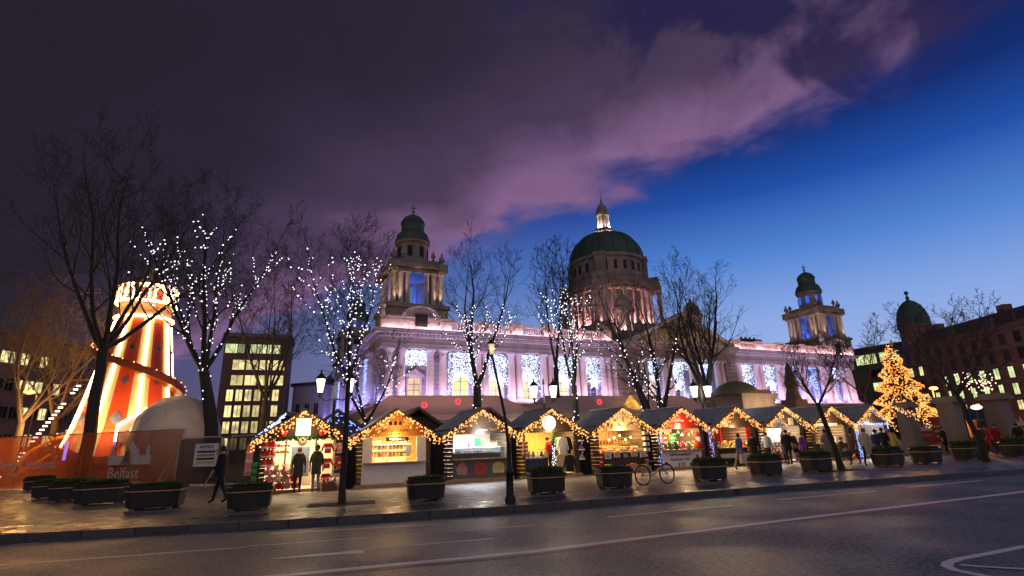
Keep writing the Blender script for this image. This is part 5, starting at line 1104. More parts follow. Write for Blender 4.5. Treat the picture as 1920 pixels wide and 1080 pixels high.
plist = [(72, 926, 1.0, 25, 'partly hidden planter at the back of the cluster on the far left'), (97, 940, 1.05, 20, 'second planter from the back in the cluster on the left'), (132, 945, 1.05, 15, 'planter in the middle of the cluster on the left'), (188, 952, 1.15, 12, 'wide planter in front of the clustered planters on the left'), (290, 960, 1.16, -4, 'planter in front of the orange fence, under the town hall emblem'), (467, 961, 1.0, 0, 'planter right of the dark walking figure, before the santa hat hut'), (798, 944, .98, 0, 'planter before the orange gabled hut'), (1025, 931, 1.0, 0, 'planter before the clothes hut with the round sign'), (1153, 921, 1.0, 0, 'planter before the food hut, left of the bicycle'), (1333, 907, 1.02, 0, 'planter right of the bicycle, before the red gabled hut'), (1438, 897, 1.06, 4, 'planter before the hut with the parasol'), (1533, 890, 1.05, 4, 'planter left of the young tree by the last huts'), (1668, 880, 1.08, 6, 'planter before the stone gate pier beside the christmas tree'), (1740, 875, 1.1, 8, 'planter between the first two stone gate piers'), (1815, 868, 1.15, 8, 'planter left of the young tree at the far right'), (1908, 862, 1.2, 8, 'last planter, cut by the right edge of the view')]
for k, (x, y, s, a, lab) in enumerate(plist):
    o = pl0 if k == 0 else copy_tree(pl0); o.location = at(x, y-6); o.rotation_euler = (0, 0, R(a+5)); s *= .9; o.scale = (s*(1.12 if x < 300 else 1), s*(.93 if x < 300 else 1), s*(.93 if x < 300 else 1)); o['label'] = lab
    for ch_ in o.children:
        if ch_.name.startswith('plants') and k: zz = rnd.uniform(.5, 1.7); ch_.scale = (rnd.choice((-1, 1)), rnd.choice((-1, 1)), zz); ch_.location.z = .70*(1-zz)
for nm, x, y in (('tree pit with bare soil round the slender street tree', 641, 945), ('tree pit round the young tree before the last huts', 1580, 882)):
    p = at(x, y); o = MB().box(-.95, .95, -.5, .5, .003, .012).build('tree_pit', soil, kind='structure'); o.location = p; o.rotation_euler = (0, 0, R(4))
# ------------------------------------------------------------ lamps
lan_g = emit('lantern_glass', (1, .93, .68), 5.0)
def lantern(parent, x, y, z, s=1, light=60, col=(1, .85, .6)):
    q = MB().lathe([(.13*s, 0), (.24*s, .62*s)], (x, y, z), 4, PI/4); g_ = q.build('lantern', lan_g, parent)
    c = MB().lathe([(.27*s, .62*s), (.25*s, .68*s), (.1*s, .86*s), (.04*s, .92*s), (.05*s, 1.0*s), (.01, 1.08*s)], (x, y, z), 8); MB().lathe([(.05*s, -.22*s), (.13*s, -.02*s), (.13*s, 0)], (x, y, z), 8).build('lantern_holder', iron, g_, True); c.build('lantern_cap', iron, g_, True)
    lamp(parent, 'POINT', (x, y-.4*s, z+.3*s), light, col, .15)
def twin_lamp(lab, pxc, pxl, pxr, ytop, ybot, dist):
    p = far(pxc, dist); t = thing('twin_lamp_post', lab, 'lamp post', p, 0, 'black posts with twin lit lanterns')
    dpt = dist*math.cos(math.radians(12.07)-math.atan2(p.x, p.y)); sc = dpt/FPX; hor = 848-.0327*(pxc-400)
    zl = 1.6+(hor-ybot)*sc; s = (ybot-ytop)*sc/.72; d = (pxr-pxl)*sc/2
    MB().lathe([(.16, 0), (.16, .5), (.09, .6), (.07, zl-.5), (.1, zl-.4), (.06, zl-.3), (.05, zl+.35), (.02, zl+.7*s), (.08, zl+.75*s), (.01, zl+1.1*s)], (0, 0, 0), 10).build('post', iron, t, True)
    MB().tube([(-d, 0, zl-.22*s), (-d*.6, 0, zl-.36), (0, 0, zl-.3), (d*.6, 0, zl-.36), (d, 0, zl-.22*s)], .03, 6).build('arm', iron, t)
    lantern(t, -d, 0, zl, s); lantern(t, d, 0, zl, s); return t
twin_lamp('twin lantern post rising behind the santa hat hut', 622, 593, 645, 714, 742, 26.5); twin_lamp('twin lantern post rising behind the hut with the round sign', 1024, 1005, 1042, 727, 751, 31); twin_lamp('twin lantern post rising behind the hut with red drapes', 1327, 1313, 1340, 727, 749, 36)
p = at(957, 943); lp = thing('lamp_post', 'slim black street lamp post on the kerb before the cake hut', 'lamp post', p, 0); TL = Vector((-.42, 0, 4.05))
MB().lathe([(.15, 0), (.15, .12), (.11, .2), (.1, .75), (.125, .8), (.08, .9), (.06, 1.5), (.075, 1.55), (.05, 1.6)], (0, 0, 0), 10).build('base', iron, lp, True)
MB().tube([(0, 0, 1.55), (-.1, 0, 2.4), TL], [.047, .042, .035], 8).build('post', iron, lp)
lan_g = emit('dim_lantern_glass', (1, .82, .45), .3); lantern(lp, TL.x-.02, 0, 4.1, .5, 4, (1, .9, .7))
def sodium(lab, pxx, ytop, dist, power):
    p = far(pxx, dist); dpt = dist*math.cos(R(12.07)-math.atan2(p.x, p.y)); z = 1.6+(848-.0327*(pxx-400)-ytop)*dpt/FPX
    t = thing('street_lamp', lab, 'street lamp', p, 0, 'orange sodium street lamps'); MB().tube([(0, 0, 0), (0, 0, z), (-.3, -.4, z+.25)], .07, 8).build('post', iron, t)
    MB().ball((-.3, -.4, z+.2), .3, 8, .5, 1.3).build('head', emit('sodium_%d' % int(pxx), (1, .45, .08), 5), t); lamp(t, 'POINT', (-.3, -.9, z-.1), power, (1, .42, .08), .3); return t
sodium('orange street lamp glowing among the trees at the far left', 50, 748, 52, 1100); sodium('orange street lamp before the brick offices at the right', 1773, 737, 62, 3800)
# ------------------------------------------------------------ gate piers, banners, christmas tree, monument
def pier(lab, pxc, y, w=1.25, h=3.9, dist=None):
    p = far(pxc, dist) if dist else at(pxc, y); t = thing('gate_pier', lab, 'gate pier', p, R(10), 'stone gate piers on the right')
    MB().box(-w*.72, w*.72, -w*.72, w*.72, 0, .7).box(-w*.5, w*.5, -w*.5, w*.5, .7, h-.4).build('shaft', stone_d, t); MB().box(-w*.68, w*.68, -w*.68, w*.68, h-.4, h-.15).box(-w*.58, w*.58, -w*.58, w*.58, h-.15, h).build('cap', stone_d, t); return t
pier('stone gate pier beside the lit christmas tree', 1712, 0, .85, 3.4, 46); pier('stone gate pier between the two red banners', 1797, 0, 1.0, 3.6, 46); pier('stone gate pier at the far right edge', 1888, 0, 1.05, 3.7, 48)
def banner(lab, p0, dist0, p1, dist1, z0, z1, logo):
    A, B = far(p0, dist0), far(p1, dist1); t = thing('banner', lab, 'banner', A, math.atan2((B-A).y, (B-A).x)); L_ = (B-A).length
    MB().box(0, L_, -.02, .02, z0, z1).build('panel', mat('brick_red_banner', (.33, .05, .025), .6, 0, .15, 2), t)
    for x in (0.05, L_-.05): MB().tube([(x, .06, 0), (x, .06, z1)], .03, 6).build('post', steel, t)
    if logo:
        w = min(1.1, L_*.35); MB().prism([(.35+a*w, (z0+z1)/2+c*.7) for a, c in sil], -.04, -.025).build('emblem', prt, t); text_part('Belfast', .3, prt, t, (.35+w/2, -.03, (z0+z1)/2-.4))
    if logo != 1:
        for k in range(3): MB().box(L_*.55, L_*.9, -.03, -.021, z0+.5+k*.35, z0+.58+k*.35).build('text_line', prt, t)
banner('red banner with a white town hall emblem between the first two gate piers', 1722, 48, 1786, 50, .5, 2.4, 2); banner('red banner with white emblem at the right edge', 1905, 53, 1960, 54, .6, 2.6, 1)
XT = far(1716, 57); xt = thing('christmas_tree', 'tall christmas tree covered in amber lights beside the town hall', 'christmas tree', XT, 0); xt.scale = (1.14, 1.14, .9)
MB().lathe([(.3, 0), (.22, 2), (.05, 9.5)], (0, 0, 0), 8).build('trunk', bark, xt)
needle = mat('fir_needles', (.02, .045, .02), .8, 0, .5, 6); q = MB(); g = random.Random(31); ql = MB()
for k in range(5200):
    z = 1.6+8.0*(1-math.sqrt(g.random())); f = (9.9-z)/8.3; lay = .78+.22*math.cos(z*5.2); rr = 2.75*f**.85*lay*g.uniform(.55, 1.04); a = g.uniform(0, 6.28); lx = -.24*(z-1.6)*.22
    c = Vector((rr*math.cos(a)+lx, rr*math.sin(a), z-.25*rr)); d1 = Vector((math.cos(a), math.sin(a), -.35))*g.uniform(.18, .4); d2 = Vector((-math.sin(a), math.cos(a), g.uniform(-.3, .3)))*.09
    q.quad(c-d1*.5, c+d2, c+d1, c-d2)
for k in range(2300):
    z = 3.2+6.6*(1-math.sqrt(g.random())); f = max(.02, (9.9-z)/8.3); rr = 2.85*f**.85*(.8+.2*math.cos(z*5.2))*g.uniform(.88, 1.05); a = g.uniform(0, 6.28)
    ql.mat(k % 4 != 0).octa((rr*math.cos(a)-.053*(z-1.6), rr*math.sin(a), z-.25*rr), .075*g.uniform(.7, 1.25))
q.build('foliage', needle, xt, fix=False); ql.build('bulbs', [bulb_w, bulb_w2], xt, fix=False, kind='stuff'); MB().lathe([(.02, 9.6), (.12, 9.9), (.02, 10.3)], (0, 0, 0), 6).build('finial', goldm, xt)
for a in (-2.4, -1.5, -.6): lamp(xt, 'POINT', (3.2*math.cos(a), 3.2*math.sin(a), 3.2), 35, (1, .55, .2), .5)
mo = thing('monument', 'dark stone memorial standing in front of the right wing of the town hall', 'monument', far(1503, 57), R(12)); MB().box(-1.1, 1.1, -1.1, 1.1, 0, 3.6).box(-.8, .8, -.8, .8, 3.6, 4.6).lathe([(.75, 4.6), (.5, 5.6), (.62, 6.2), (.35, 7.2), (.3, 7.6), (.05, 8.2)], (0, 0, 0), 10).build('plinth', stone_b, mo, True); MB().box(-1.25, 1.25, -1.25, 1.25, 0, .7).build('base', stone_d, mo)
# ------------------------------------------------------------ other buildings
brown_f = mat('brown_office_cladding', (.10, .055, .045), .7, 0, .25, 1); brick_f = mat('dark_red_brick', (.19, .11, .085), .85, 0, .3, 1.5); grey_f = mat('grey_office_cladding', (.12, .115, .11), .7, 0, .2, 1); pale_f = mat('pale_render', (.34, .31, .33), .8, 0, .2, 1)
def block(name, lab, A, B, H, D_, wall, wins, cat='building', roof=None, par=.5):
    t = thing(name, lab, cat, A, math.atan2((B-A).y, (B-A).x)); L_ = (B-A).length
    MB().box(0, L_, 0, D_, 0, H).build('wall', wall, t)
    MB().box(-.25, L_+.25, -.3, D_+.2, H, H+par).build('cornice' if roof is None else 'roof', roof or wall, t)
    for (x, z, w, h_, m) in wins:
        q = MB(); q.box(x-w/2-.1, x-w/2, -.12, .02, z-.1, z+h_+.1).box(x+w/2, x+w/2+.1, -.12, .02, z-.1, z+h_+.1).box(x-w/2, x+w/2, -.12, .02, z+h_, z+h_+.1).box(x-w/2-.1, x+w/2+.1, -.16, .02, z-.22, z-.1)
        q.box(x-.03, x+.03, -.07, -.01, z, z+h_); q.mat(1).box(x-w/2, x+w/2, -.05, .01, z-.1, z+h_)
        q.build('window', [wall, m], t)
    return t, L_
dark_w = mat('dark_window', (.02, .022, .028), .12, 0, .1)
A, B = far(398, 84), far(528, 83); L_ = (B-A).length; g = random.Random(77); ws = []
wy = [emit('office_window_%d' % k, (1, .82, .36), .55+.2*k, var=.5, scale=.9) for k in range(3)]
for r_ in range(7):
    z = 1.9+r_*2.17
    if r_ < 4:
        for c in range(6): ws.append((1.4+c*(L_-2.6)/5*.97, z, (L_-2.6)/5*.68, 1.45, g.choice(wy) if g.random() < .97 else dark_w))
    elif r_ < 6:
        for c in range(4): ws.append((1.6+c*(L_-3)/3*.93+.5, z, (L_-3)/3*.8, 1.3, g.choice(wy)))
    else:
        for c in range(4): ws.append((1.4+c*(L_-3)/3*.85, z+.2, 2.4, 1.2, g.choice([win_g, dark_w, win_g])))
block('office_building', 'dark office block with rows of glowing yellow windows behind the trees', A, B, 17.4, 7, brown_f, ws, roof=grey_f)
A, B = far(541, 88), far(606, 84); L_ = (B-A).length
block('town_house', 'small pale building with dark windows between the offices and the town hall', A, B, 10.8, 10, pale_f, [(1.2+k*1.7, z, .8, 1.5, dark_w if (k, z) != (1, 3) else win_y) for k in range(3) for z in (3, 6.6)], roof=slate)
A, B = far(-130, 80), far(150, 92); L_ = (B-A).length; ws = []
for r_ in range(4):
    for c in range(13): ws.append((1.5+c*(L_-3)/12, 3+r_*3.1, 1.2, 1.25, win_y if g.random() < [.1, .1, .22, .28][r_] else dark_w))
block('terrace_building', 'dim brick building with a few lit windows behind the trees at the far left', A, B, 15.5, 12, brick_f, ws)
A, B = far(1593, 122), far(1745, 116); L_ = (B-A).length
ws = [(2+c*4.2, 13.6, 3.6, 1.7, win_g if c < 4 else dark_w) for c in range(int(L_/4.2))]+[(2.5+c*5, z, 2.0, 1.4, win_g if (c*7+int(z)) % 5 == 0 else dark_w) for c in range(int(L_/5)) for z in (3, 6, 8.6, 11)]
block('modern_office', 'grey modern office with a lit glass top floor behind the christmas tree', A, B, 16, 16, grey_f, ws, roof=slate, par=.7)
# brick range receding from right to left
dr = Vector((math.sin(R(14.5)), math.cos(R(14.5)), 0)); P1 = far(1728, 112); P0 = P1-dr*62
nrm = Vector((-dr.y, dr.x, 0)); ang = math.atan2(dr.y, dr.x)
t = thing('brick_offices', 'long dark brick office range with a copper corner dome at the right edge', 'office building', P1, ang+PI); L_ = 105; t.scale = (.58, .58, .58)
def Lb(x, y, z): return (x, y, z)
MB().box(-.5, L_, 0, 16, 0, 25.5).build('wall', brick_f, t); MB().box(-.7, L_, -.6, -.001, 24.2, 25.2).box(-.6, L_, -.3, -.002, 19.5, 20).box(-.6, L_, -.2, -.003, 5.8, 6.2).build('cornice', stone_b, t)
MB().prism([(0, 25.5), (14, 25.5), (11.5, 28.8), (2.5, 28.8)], 1.0, L_, 'x').build('roof', slate, t)
lit_l = {(1, 4), (2, 4), (4, 3), (5, 3), (6, 3), (7, 3), (2, 2), (3, 2), (4, 2), (5, 2), (9, 3), (10, 3), (11, 3), (9, 2), (10, 2), (11, 2), (12, 2), (11, 1), (12, 1), (13, 1), (6, 2), (7, 2), (8, 2), (8, 3), (1, 1), (2, 1), (3, 1), (5, 1), (6, 1), (7, 1), (8, 1), (9, 1)}
for r_ in range(6):
    for c in range(16):
        x, z = 3.0+c*4.0, 2.2+r_*3.75; lit = (c+1, r_) in lit_l or (r_ in (1, 2, 3) and c in (9, 10, 12)); q = MB()
        q.box(x-.95, x-.75, -.14, -.001, z-.15, z+2.3).box(x+.75, x+.95, -.14, -.001, z-.15, z+2.3).box(x-.95, x+.95, -.16, -.002, z+2.3, z+2.5).box(x-1.0, x+1.0, -.2, -.002, z-.3, z-.15).box(x-.03, x+.03, -.1, -.06, z-.15, z+2.3)
        q.mat(1).box(x-.75, x+.75, -.06, -.004, z-.15, z+2.3); q.build('window', [stone_b, (win_y if r_ == 1 else win_g) if lit else dark_w], t)
for k in range(9): MB().lathe([(.35, 25.5), (.35, 26.3), (.15, 26.5), (.32, 26.9), (.05, 27.4)], (4+k*6, -.2, 0), 8).build('urn', stone_b, t, True)
for x in (8, 30): MB().box(x, x+2.2, 5, 7, 27, 31).build('chimney', brick_f, t)
for k in range(5): MB().box(10+k*9, 12+k*9, 2.0, 2.3, 26.2, 27.0).build('skylight', win_g, t)
dm = MB().lathe([(3.9, 25.2), (3.9, 31.0), (4.2, 31.2), (4.2, 31.7)], (3.5, 3.6, 0), 12).build('corner_turret', brick_f, t)
MB().lathe([(4.1, 31.7), (4.15, 33.2), (4.0, 34.4), (3.5, 36.2), (2.7, 37.8), (1.6, 39.0), (.6, 39.6), (.3, 39.9), (.55, 40.3), (.3, 40.8), (.2, 41.3), (.6, 41.7), (.5, 42.2), (.1, 42.5)], (3.5, 3.6, 0), 16).build('turret_dome', copper, dm, True)
# stalls and lights beyond the gate
t = thing('market_kiosk', 'dark blue canopied kiosk with an orange lit counter beyond the gate piers', 'kiosk', far(1832, 62), R(5)); t.scale = (.8, .8, .8); MB().prism([(-2.6, 2.7), (2.6, 2.7), (2.3, 3.9), (-2.3, 3.9)], -1.5, 1.5).build('canopy', F['navy'], t); MB().box(-2.3, 2.3, 1.0, 1.4, 0, 2.7).build('back_wall', orange_w, t); MB().box(-2.3, 2.3, -1.2, -.8, 0, 1).build('counter', wood_d, t); lamp(t, 'POINT', (0, 0, 2.3), 110, (1, .62, .25), .3); MB().tube([(-2.2, -1.2, 1), (-2.2, -1.2, 2.7)], .05, 6).build('post', steel, t); MB().tube([(2.2, -1.2, 1), (2.2, -1.2, 2.7)], .05, 6).build('post', steel, t)
t = thing('star_arch', 'cluster of pale star shaped lights above the far right gate', 'star lights', far(1858, 47), 0); q = MB(); g = random.Random(6)
for k in range(60): q.octa((g.uniform(-1.6, 1.9), g.uniform(-.2, .2), 4.4+.75*math.sin(k)*g.random()), .055)
q.build('bulbs', emit('peach_bulb', (1, .75, .5), 2.4), t, fix=False, kind='stuff'); MB().tube([(-1.6, 0, 0), (-1.6, 0, 4.4), (0, 0, 5.1), (1.9, 0, 4.4), (1.9, 0, 0)], .035, 6).build('frame', iron, t)
t = thing('lantern_sign', 'rounded glowing pink lantern hung beyond the far right pier', 'lantern', far(1849, 43), 0); MB().ball((0, 0, 2.75), .3, 10, .5).build('glow', emit('pink_lantern', (1, .5, .4), 3), t, True); MB().tube([(0, 0, 2.9), (0, 0, 3.6)], .02, 4).build('cord', iron, t); MB().tube([(0, .05, 0), (0, .05, 3.6)], .05, 6).build('post', iron, t)
# ------------------------------------------------------------ bicycle
rub = mat('tyre_rubber', (.015, .015, .015), .8); fr_m = mat('pale_bike_frame', (.4, .38, .33), .35, .4, .1, 5); spk = mat('spoke_steel', (.5, .5, .5), .3, .9)
p1, p2 = at(1207, 910), at(1243, 907); bd = (p2-p1); bl = Vector((bd.x, bd.y, 0))
bk_ = thing('bicycle', 'pale framed bicycle parked on the pavement beside a planter before the food hut', 'bicycle', p1, math.atan2(bl.y, bl.x)); WB = max(1.0, min(1.12, bl.length*1.35)); wr = .335
for x in (0, WB):
    w_ = MB().tube([(x+wr*math.cos(a*PI/16), 0, wr+wr*math.sin(a*PI/16)) for a in range(32)], .024, 6, closed=True).build('wheel', rub, bk_, True)
    MB().tube([(x+(wr-.03)*math.cos(a*PI/16), 0, wr+(wr-.03)*math.sin(a*PI/16)) for a in range(32)], .012, 5, closed=True).build('rim', spk, w_); q = MB()
    for k in range(18): a = 2*PI*k/18; q.bar((x, .03*(-1)**k, wr), (x+(wr-.035)*math.cos(a), 0, wr+(wr-.035)*math.sin(a)), .004)
    q.tube([(x, -.05, wr), (x, .05, wr)], .03, 8); q.build('spokes', spk, w_)
BBk = (.43, 0, .3); ST = (.27, 0, .78); HT = (WB-.2, 0, .8); HB = (WB-.15, 0, .62); q = MB()
for a, c, r in ((BBk, ST, .02), (ST, HT, .019), (BBk, HB, .022), (HT, HB, .022)): q.tube([a, c], r, 8)
for s in (-.05, .05): q.tube([(0, s, wr), (BBk[0], s*.5, BBk[2])], .011, 6).tube([(0, s, wr), (ST[0], s*.4, ST[2]-.03)], .011, 6)
q.build('frame', fr_m, bk_, True); q = MB()
for s in (-.05, .05): q.tube([(HB[0], s*.8, HB[2]), (HB[0]+.05, s, .5), (WB, s, wr)], .014, 6)
q.tube([(HB[0], -.045, HB[2]), (HB[0], .045, HB[2])], .018, 6); q.build('fork', fr_m, bk_, True)
MB().tube([HT, (WB-.23, 0, .92), (WB-.21, 0, 1.0)], .014, 6).tube([(WB-.36, -.29, 1.02), (WB-.26, -.2, 1.02), (WB-.21, 0, 1.0), (WB-.26, .2, 1.02), (WB-.36, .29, 1.02)], .012, 6).build('handlebar', rub, bk_, True)
MB().tube([ST, (.24, 0, .9)], .013, 6).prism([(.05, .9), (.08, .95), (.28, .94), (.42, .925), (.42, .905), (.2, .9)], -.05, .05).build('saddle', rub, bk_)
MB().tube([(BBk[0]+.09*math.cos(a*PI/10), -.055, BBk[2]+.09*math.sin(a*PI/10)) for a in range(20)], .008, 5, closed=True).bar((BBk[0], -.07, BBk[2]), (BBk[0]+.13, -.07, BBk[2]-.11), .02).box(BBk[0]+.09, BBk[0]+.18, -.15, -.07, BBk[2]-.13, BBk[2]-.105).bar((BBk[0], .07, BBk[2]), (BBk[0]-.13, .07, BBk[2]+.11), .02).box(BBk[0]-.18, BBk[0]-.09, .07, .15, BBk[2]+.1, BBk[2]+.125).build('crank', spk, bk_)
# ------------------------------------------------------------ people
def person(lab, p, face, h=1.7, pose='stand', coat='black', legs='navy', hair=(.03, .02, .015), hat=None, skirt=.18, hood=None, group=None, shoes='black', scarf=None, bag=None, wide=1.0):
    """face: heading the chest points to, degrees (0 = +X). One skinned body; clothes over it as children."""
    t = thing('person', lab, 'person', p, R(face)-PI/2, group); s = h/1.72      # local +y is forward
    V = lambda x, y, z: (x*s, y*s, z*s)
    sit = pose == 'sit'; dz = -.42 if sit else 0; nodes = []; edges = []; rad = []
    def node(x, y, z, r, par=None, rx=None):
        nodes.append(V(x, y, z)); rad.append((r*s, (rx or r)*s)); i = len(nodes)-1
        if par is not None: edges.append((par, i))
        return i
    lean = {'stand': 0, 'walk': .05, 'phone': .05, 'sit': .12, 'bend': .3, 'reach': .08}[pose]
    pel = node(0, 0, .95+dz, .115, None, .15*wide); wst = node(0, lean*.3, 1.10+dz, .105, pel, .135*wide); che = node(0, lean*.7, 1.30+dz, .125, wst, .17*wide); sho = node(0, lean, 1.43+dz, .08, che, .12)
    nec = node(0, lean*1.15, 1.50+dz, .05, sho); hd = node(0, lean*1.35+.02, 1.585+dz, .082, nec, .075); hd2 = node(0, lean*1.35+.01, 1.66+dz, .078, hd, .07)
    stride = {'walk': .27, 'phone': .25}.get(pose, .03)
    for sd in (-1, 1):
        hip = node(sd*.09, 0, .90+dz, .092, pel); f = stride*sd
        if sit: kn = node(sd*.12, .40, .50, .06, hip); an = node(sd*.12, .40, .10, .042, kn); to = node(sd*.13, .55, .045, .035, an)
        else:
            kn = node(sd*.095, f*.55+.03, .50, .062, hip); an = node(sd*.095, f-.02*(f < 0), .10+(.06 if f < -.1 else 0), .042, kn); to = node(sd*.10, f+.14, .045+(.01 if f < -.1 else 0), .036, an)
        sp = node(sd*.17*wide, lean, 1.41+dz, .066, sho)
        if pose == 'phone' and sd > 0: el = node(.27, .10+lean, 1.20, .046, sp); wr_ = node(.16, .22+lean, 1.46, .032, el); dirf = Vector((-.2, .1, .9))
        elif pose in ('reach', 'bend') and sd > 0: el = node(.23, .16+lean, 1.17+dz, .046, sp); wr_ = node(.16, .38+lean, 1.14+dz, .032, el); dirf = Vector((-.1, 1, -.1))
        elif sit or pose == 'front': el = node(sd*.24, .08+lean, 1.14+dz, .046, sp); wr_ = node(sd*.08, .30, 1.04+dz, .032, el); dirf = Vector((-sd*.6, .6, -.1))
        else: sw = -f*.6; el = node(sd*.235*wide, sw*.4-.02+lean*.6, 1.14, .046, sp); wr_ = node(sd*.245*wide, sw+.06, .91, .032, el); dirf = Vector((0, .15, -1))
        d = dirf.normalized(); w0 = Vector(nodes[wr_])/s; side = d.cross(Vector((0, 1, .3))); side = (side if side.length > .1 else Vector((1, 0, 0))).normalized()
        pa = node(*(w0+d*.055), .03, wr_, .022)
        for k, ln in enumerate((.07, .082, .078, .06)):
            b0 = w0+d*.09+side*(.027-.018*k); f1 = node(*b0, .0095, pa); f2 = node(*(b0+d*ln*.55+Vector((0, .008, 0))), .0085, f1); node(*(b0+d*ln+Vector((0, .022, 0))), .0075, f2)
        th = w0+d*.045+side*.035; t1 = node(*th, .011, pa); node(*(th+d*.045+side*.018), .009, t1)
    me = bpy.data.meshes.new('body'); me.from_pydata(nodes, edges, []); o = bpy.data.objects.new('body', me); S_.collection.objects.link(o)
    m = o.modifiers.new('s', 'SKIN'); m.use_smooth_shade = True
    for i, sv in enumerate(me.skin_vertices[0].data): sv.radius = (rad[i][1], rad[i][0]) if i in (pel, wst, che, sho) else (rad[i][0], rad[i][0]); sv.use_root = i == pel
    sb = o.modifiers.new('u', 'SUBSURF'); sb.levels = sb.render_levels = 1
    me2 = bpy.data.meshes.new_from_object(o.evaluated_get(bpy.context.evaluated_depsgraph_get())); bpy.data.objects.remove(o)
    me2.name = 'body'; me2.materials.clear()
    for mm in (skin, F[coat], F[legs], F[shoes]): me2.materials.append(mm)
    wrs = [Vector(nodes[i]) for i in range(len(nodes)) if abs(rad[i][0]/s-.032) < 1e-6]
    for pl in me2.polygons:
        c = pl.center; z = c.z/s; pl.use_smooth = True
        k = 1
        if z-dz > 1.485 and min((c-w_).length for w_ in wrs) > .2*s and abs(c.x) < .13*s: k = 0
        elif min((c-w_).length for w_ in wrs) < .13*s and any((c-w_).length < .13*s and (abs((c-w_).length) > .02*s) for w_ in wrs) and z > .7+dz: k = 0
        elif z < .11: k = 3
        elif z < .92+dz or (sit and z < .6): k = 2
        pl.material_index = k
    o = bpy.data.objects.new('body', me2); S_.collection.objects.link(o); o.parent = t
    hy, hz = lean*1.35+.015, 1.63+dz
    q = MB()                                            # nose, eyes, ears, mouth
    q.prism([(-.014, -.03), (.014, -.03), (0, .025)], .075, .1); q.v = [(x*s, (y+hy)*s, (z+hz-.01)*s) for x, y, z in q.v]; q.mat(1)
    for sd in (-1, 1): q.ball(V(sd*.028, hy+.072, hz+.012), .009*s, 6)
    q.mat(2).box(-.022*s, .022*s, (hy+.072)*s, (hy+.08)*s, (hz-.052)*s, (hz-.045)*s).mat(0)
    for sd in (-1, 1): q.ball(V(sd*.078, hy-.005, hz-.0), .018*s, 6, 1.5, .5)
    q.build('face', [skin, F['black'], F['crimson']], t, True)
    hm = mat('hair_'+str(len(bpy.data.materials)), hair, .7, 0, .3, 30); q = MB()
    q.lathe([(.086, -.03), (.092, .02), (.085, .06), (.055, .095), (.01, .108)], V(0, hy-.018, hz+.0), 12) if False else q.lathe([(r_*s, z_*s) for r_, z_ in ((.080, -.06), (.09, 0), (.088, .05), (.06, .09), (.01, .105))], V(0, hy-.022, hz), 12); q.build('hair', hm, t, True)
    # coat hanging from the shoulders, closed by a hem
    top = 1.40+dz; hem = .95-skirt*2.2+(dz if not sit else dz*.9); q = MB()
    q.lathe([(.155*s*wide, (hem-top)*s), (.165*s*wide, (hem+.03-top)*s), (.16*s*wide, (1.05+dz-top)*s), (.185*s*wide, (1.28+dz-top)*s), (.17*s*wide, -.02*s), (.08*s, .09*s)], V(0, lean*.7, top), 14, 0, 1.12, .82); q.build('coat', F[coat], t, True)
    if hood: MB().tube([(.115*s*math.cos(a*PI/8), (lean+.0)*s+.115*s*math.sin(a*PI/8), (1.49+dz)*s) for a in range(16)], .045*s, 6, closed=True).build('hood', F[hood], t, True)
    if scarf: MB().tube([(.085*s*math.cos(a*PI/8), (lean*1.1)*s+.085*s*math.sin(a*PI/8), (1.485+dz)*s) for a in range(16)], .035*s, 6, closed=True).build('scarf', F[scarf], t, True)
    if hat == 'santa': q = MB().lathe([(r_*s, z_*s) for r_, z_ in ((.09, .03), (.07, .12), (.03, .22), (.005, .26))], V(0, hy-.01, hz), 10); q.mat(1).lathe([(r_*s, z_*s) for r_, z_ in ((.098, .02), (.105, .045), (.096, .07))], V(0, hy-.01, hz), 12).ball(V(0, hy-.04, hz+.26), .035*s, 6); q.build('hat', [F['red'], F['white']], t, True)
    elif hat: q = MB().lathe([(r_*s, z_*s) for r_, z_ in ((.098, .01), (.102, .045), (.092, .09), (.05, .13), (.01, .14))], V(0, hy-.01, hz), 12).ball(V(0, hy-.01, hz+.16), .035*s, 6); q.build('hat', F[hat], t, True)
    if pose == 'phone':
        ph = MB().box(-.035, .035, -.005, .005, -.07, .07).build('phone', F['black']); ph.matrix_world = Matrix.Translation(p) @ Matrix.Rotation(R(face)-PI/2, 4, 'Z') @ Matrix.Translation(V(.12, .24+lean, 1.53)); tag(ph, 'dark phone held to the head of the person walking past the steel barrier', 'phone')
    if bag:
        bm_ = MB(); bm_.prism([(-.2, 0), (.2, 0), (.17, .42), (-.17, .42)], -.06, .06); bo = bm_.build('shopping_bag', F[bag[0]]); MB().tube([(-.08, 0, .42), (-.06, 0, .55), (.06, 0, .55), (.08, 0, .42)], .01, 5).build('handle', F[bag[0]], bo)
        bo.matrix_world = Matrix.Translation(p) @ Matrix.Rotation(R(face)-PI/2, 4, 'Z') @ Matrix.Translation(Vector((.27*s, .02, .33*s))) @ Matrix.Rotation(PI/2, 4, 'Z'); tag(bo, bag[1], 'bag')
    return t
person('person in dark clothes walking past the steel barrier with a hand raised to the head', at(410, 945), 170, 1.78, 'phone', 'black', 'black', skirt=.05)
person('person in dark parka with pale fur hood at the santa hat hut', at(556, 925), 100, 1.66, 'stand', 'olive', 'navy', (.25, .14, .06), None, .16, 'tan')
person('person in olive coat, grey trousers and bobble hat at the santa hat hut', at(590, 923), 95, 1.7, 'stand', 'olive', 'grey', (.2, .12, .06), 'black', .13, 'brown')
person('seller in a red jacket standing inside the clothes hut', HM[3] @ Vector((-.02, -.05, .12)), 150, 1.7, 'reach', 'red', 'black', (.06, .03, .02), None, 0)
person('person in a blue coat carrying a pale shopping bag past the red draped hut', at(1391, 882), 0, 1.66, 'walk', 'blue', 'tan', (.04, .025, .015), None, .2, None, bag=('cream', 'large pale shopping bag carried by the person in the blue coat'))
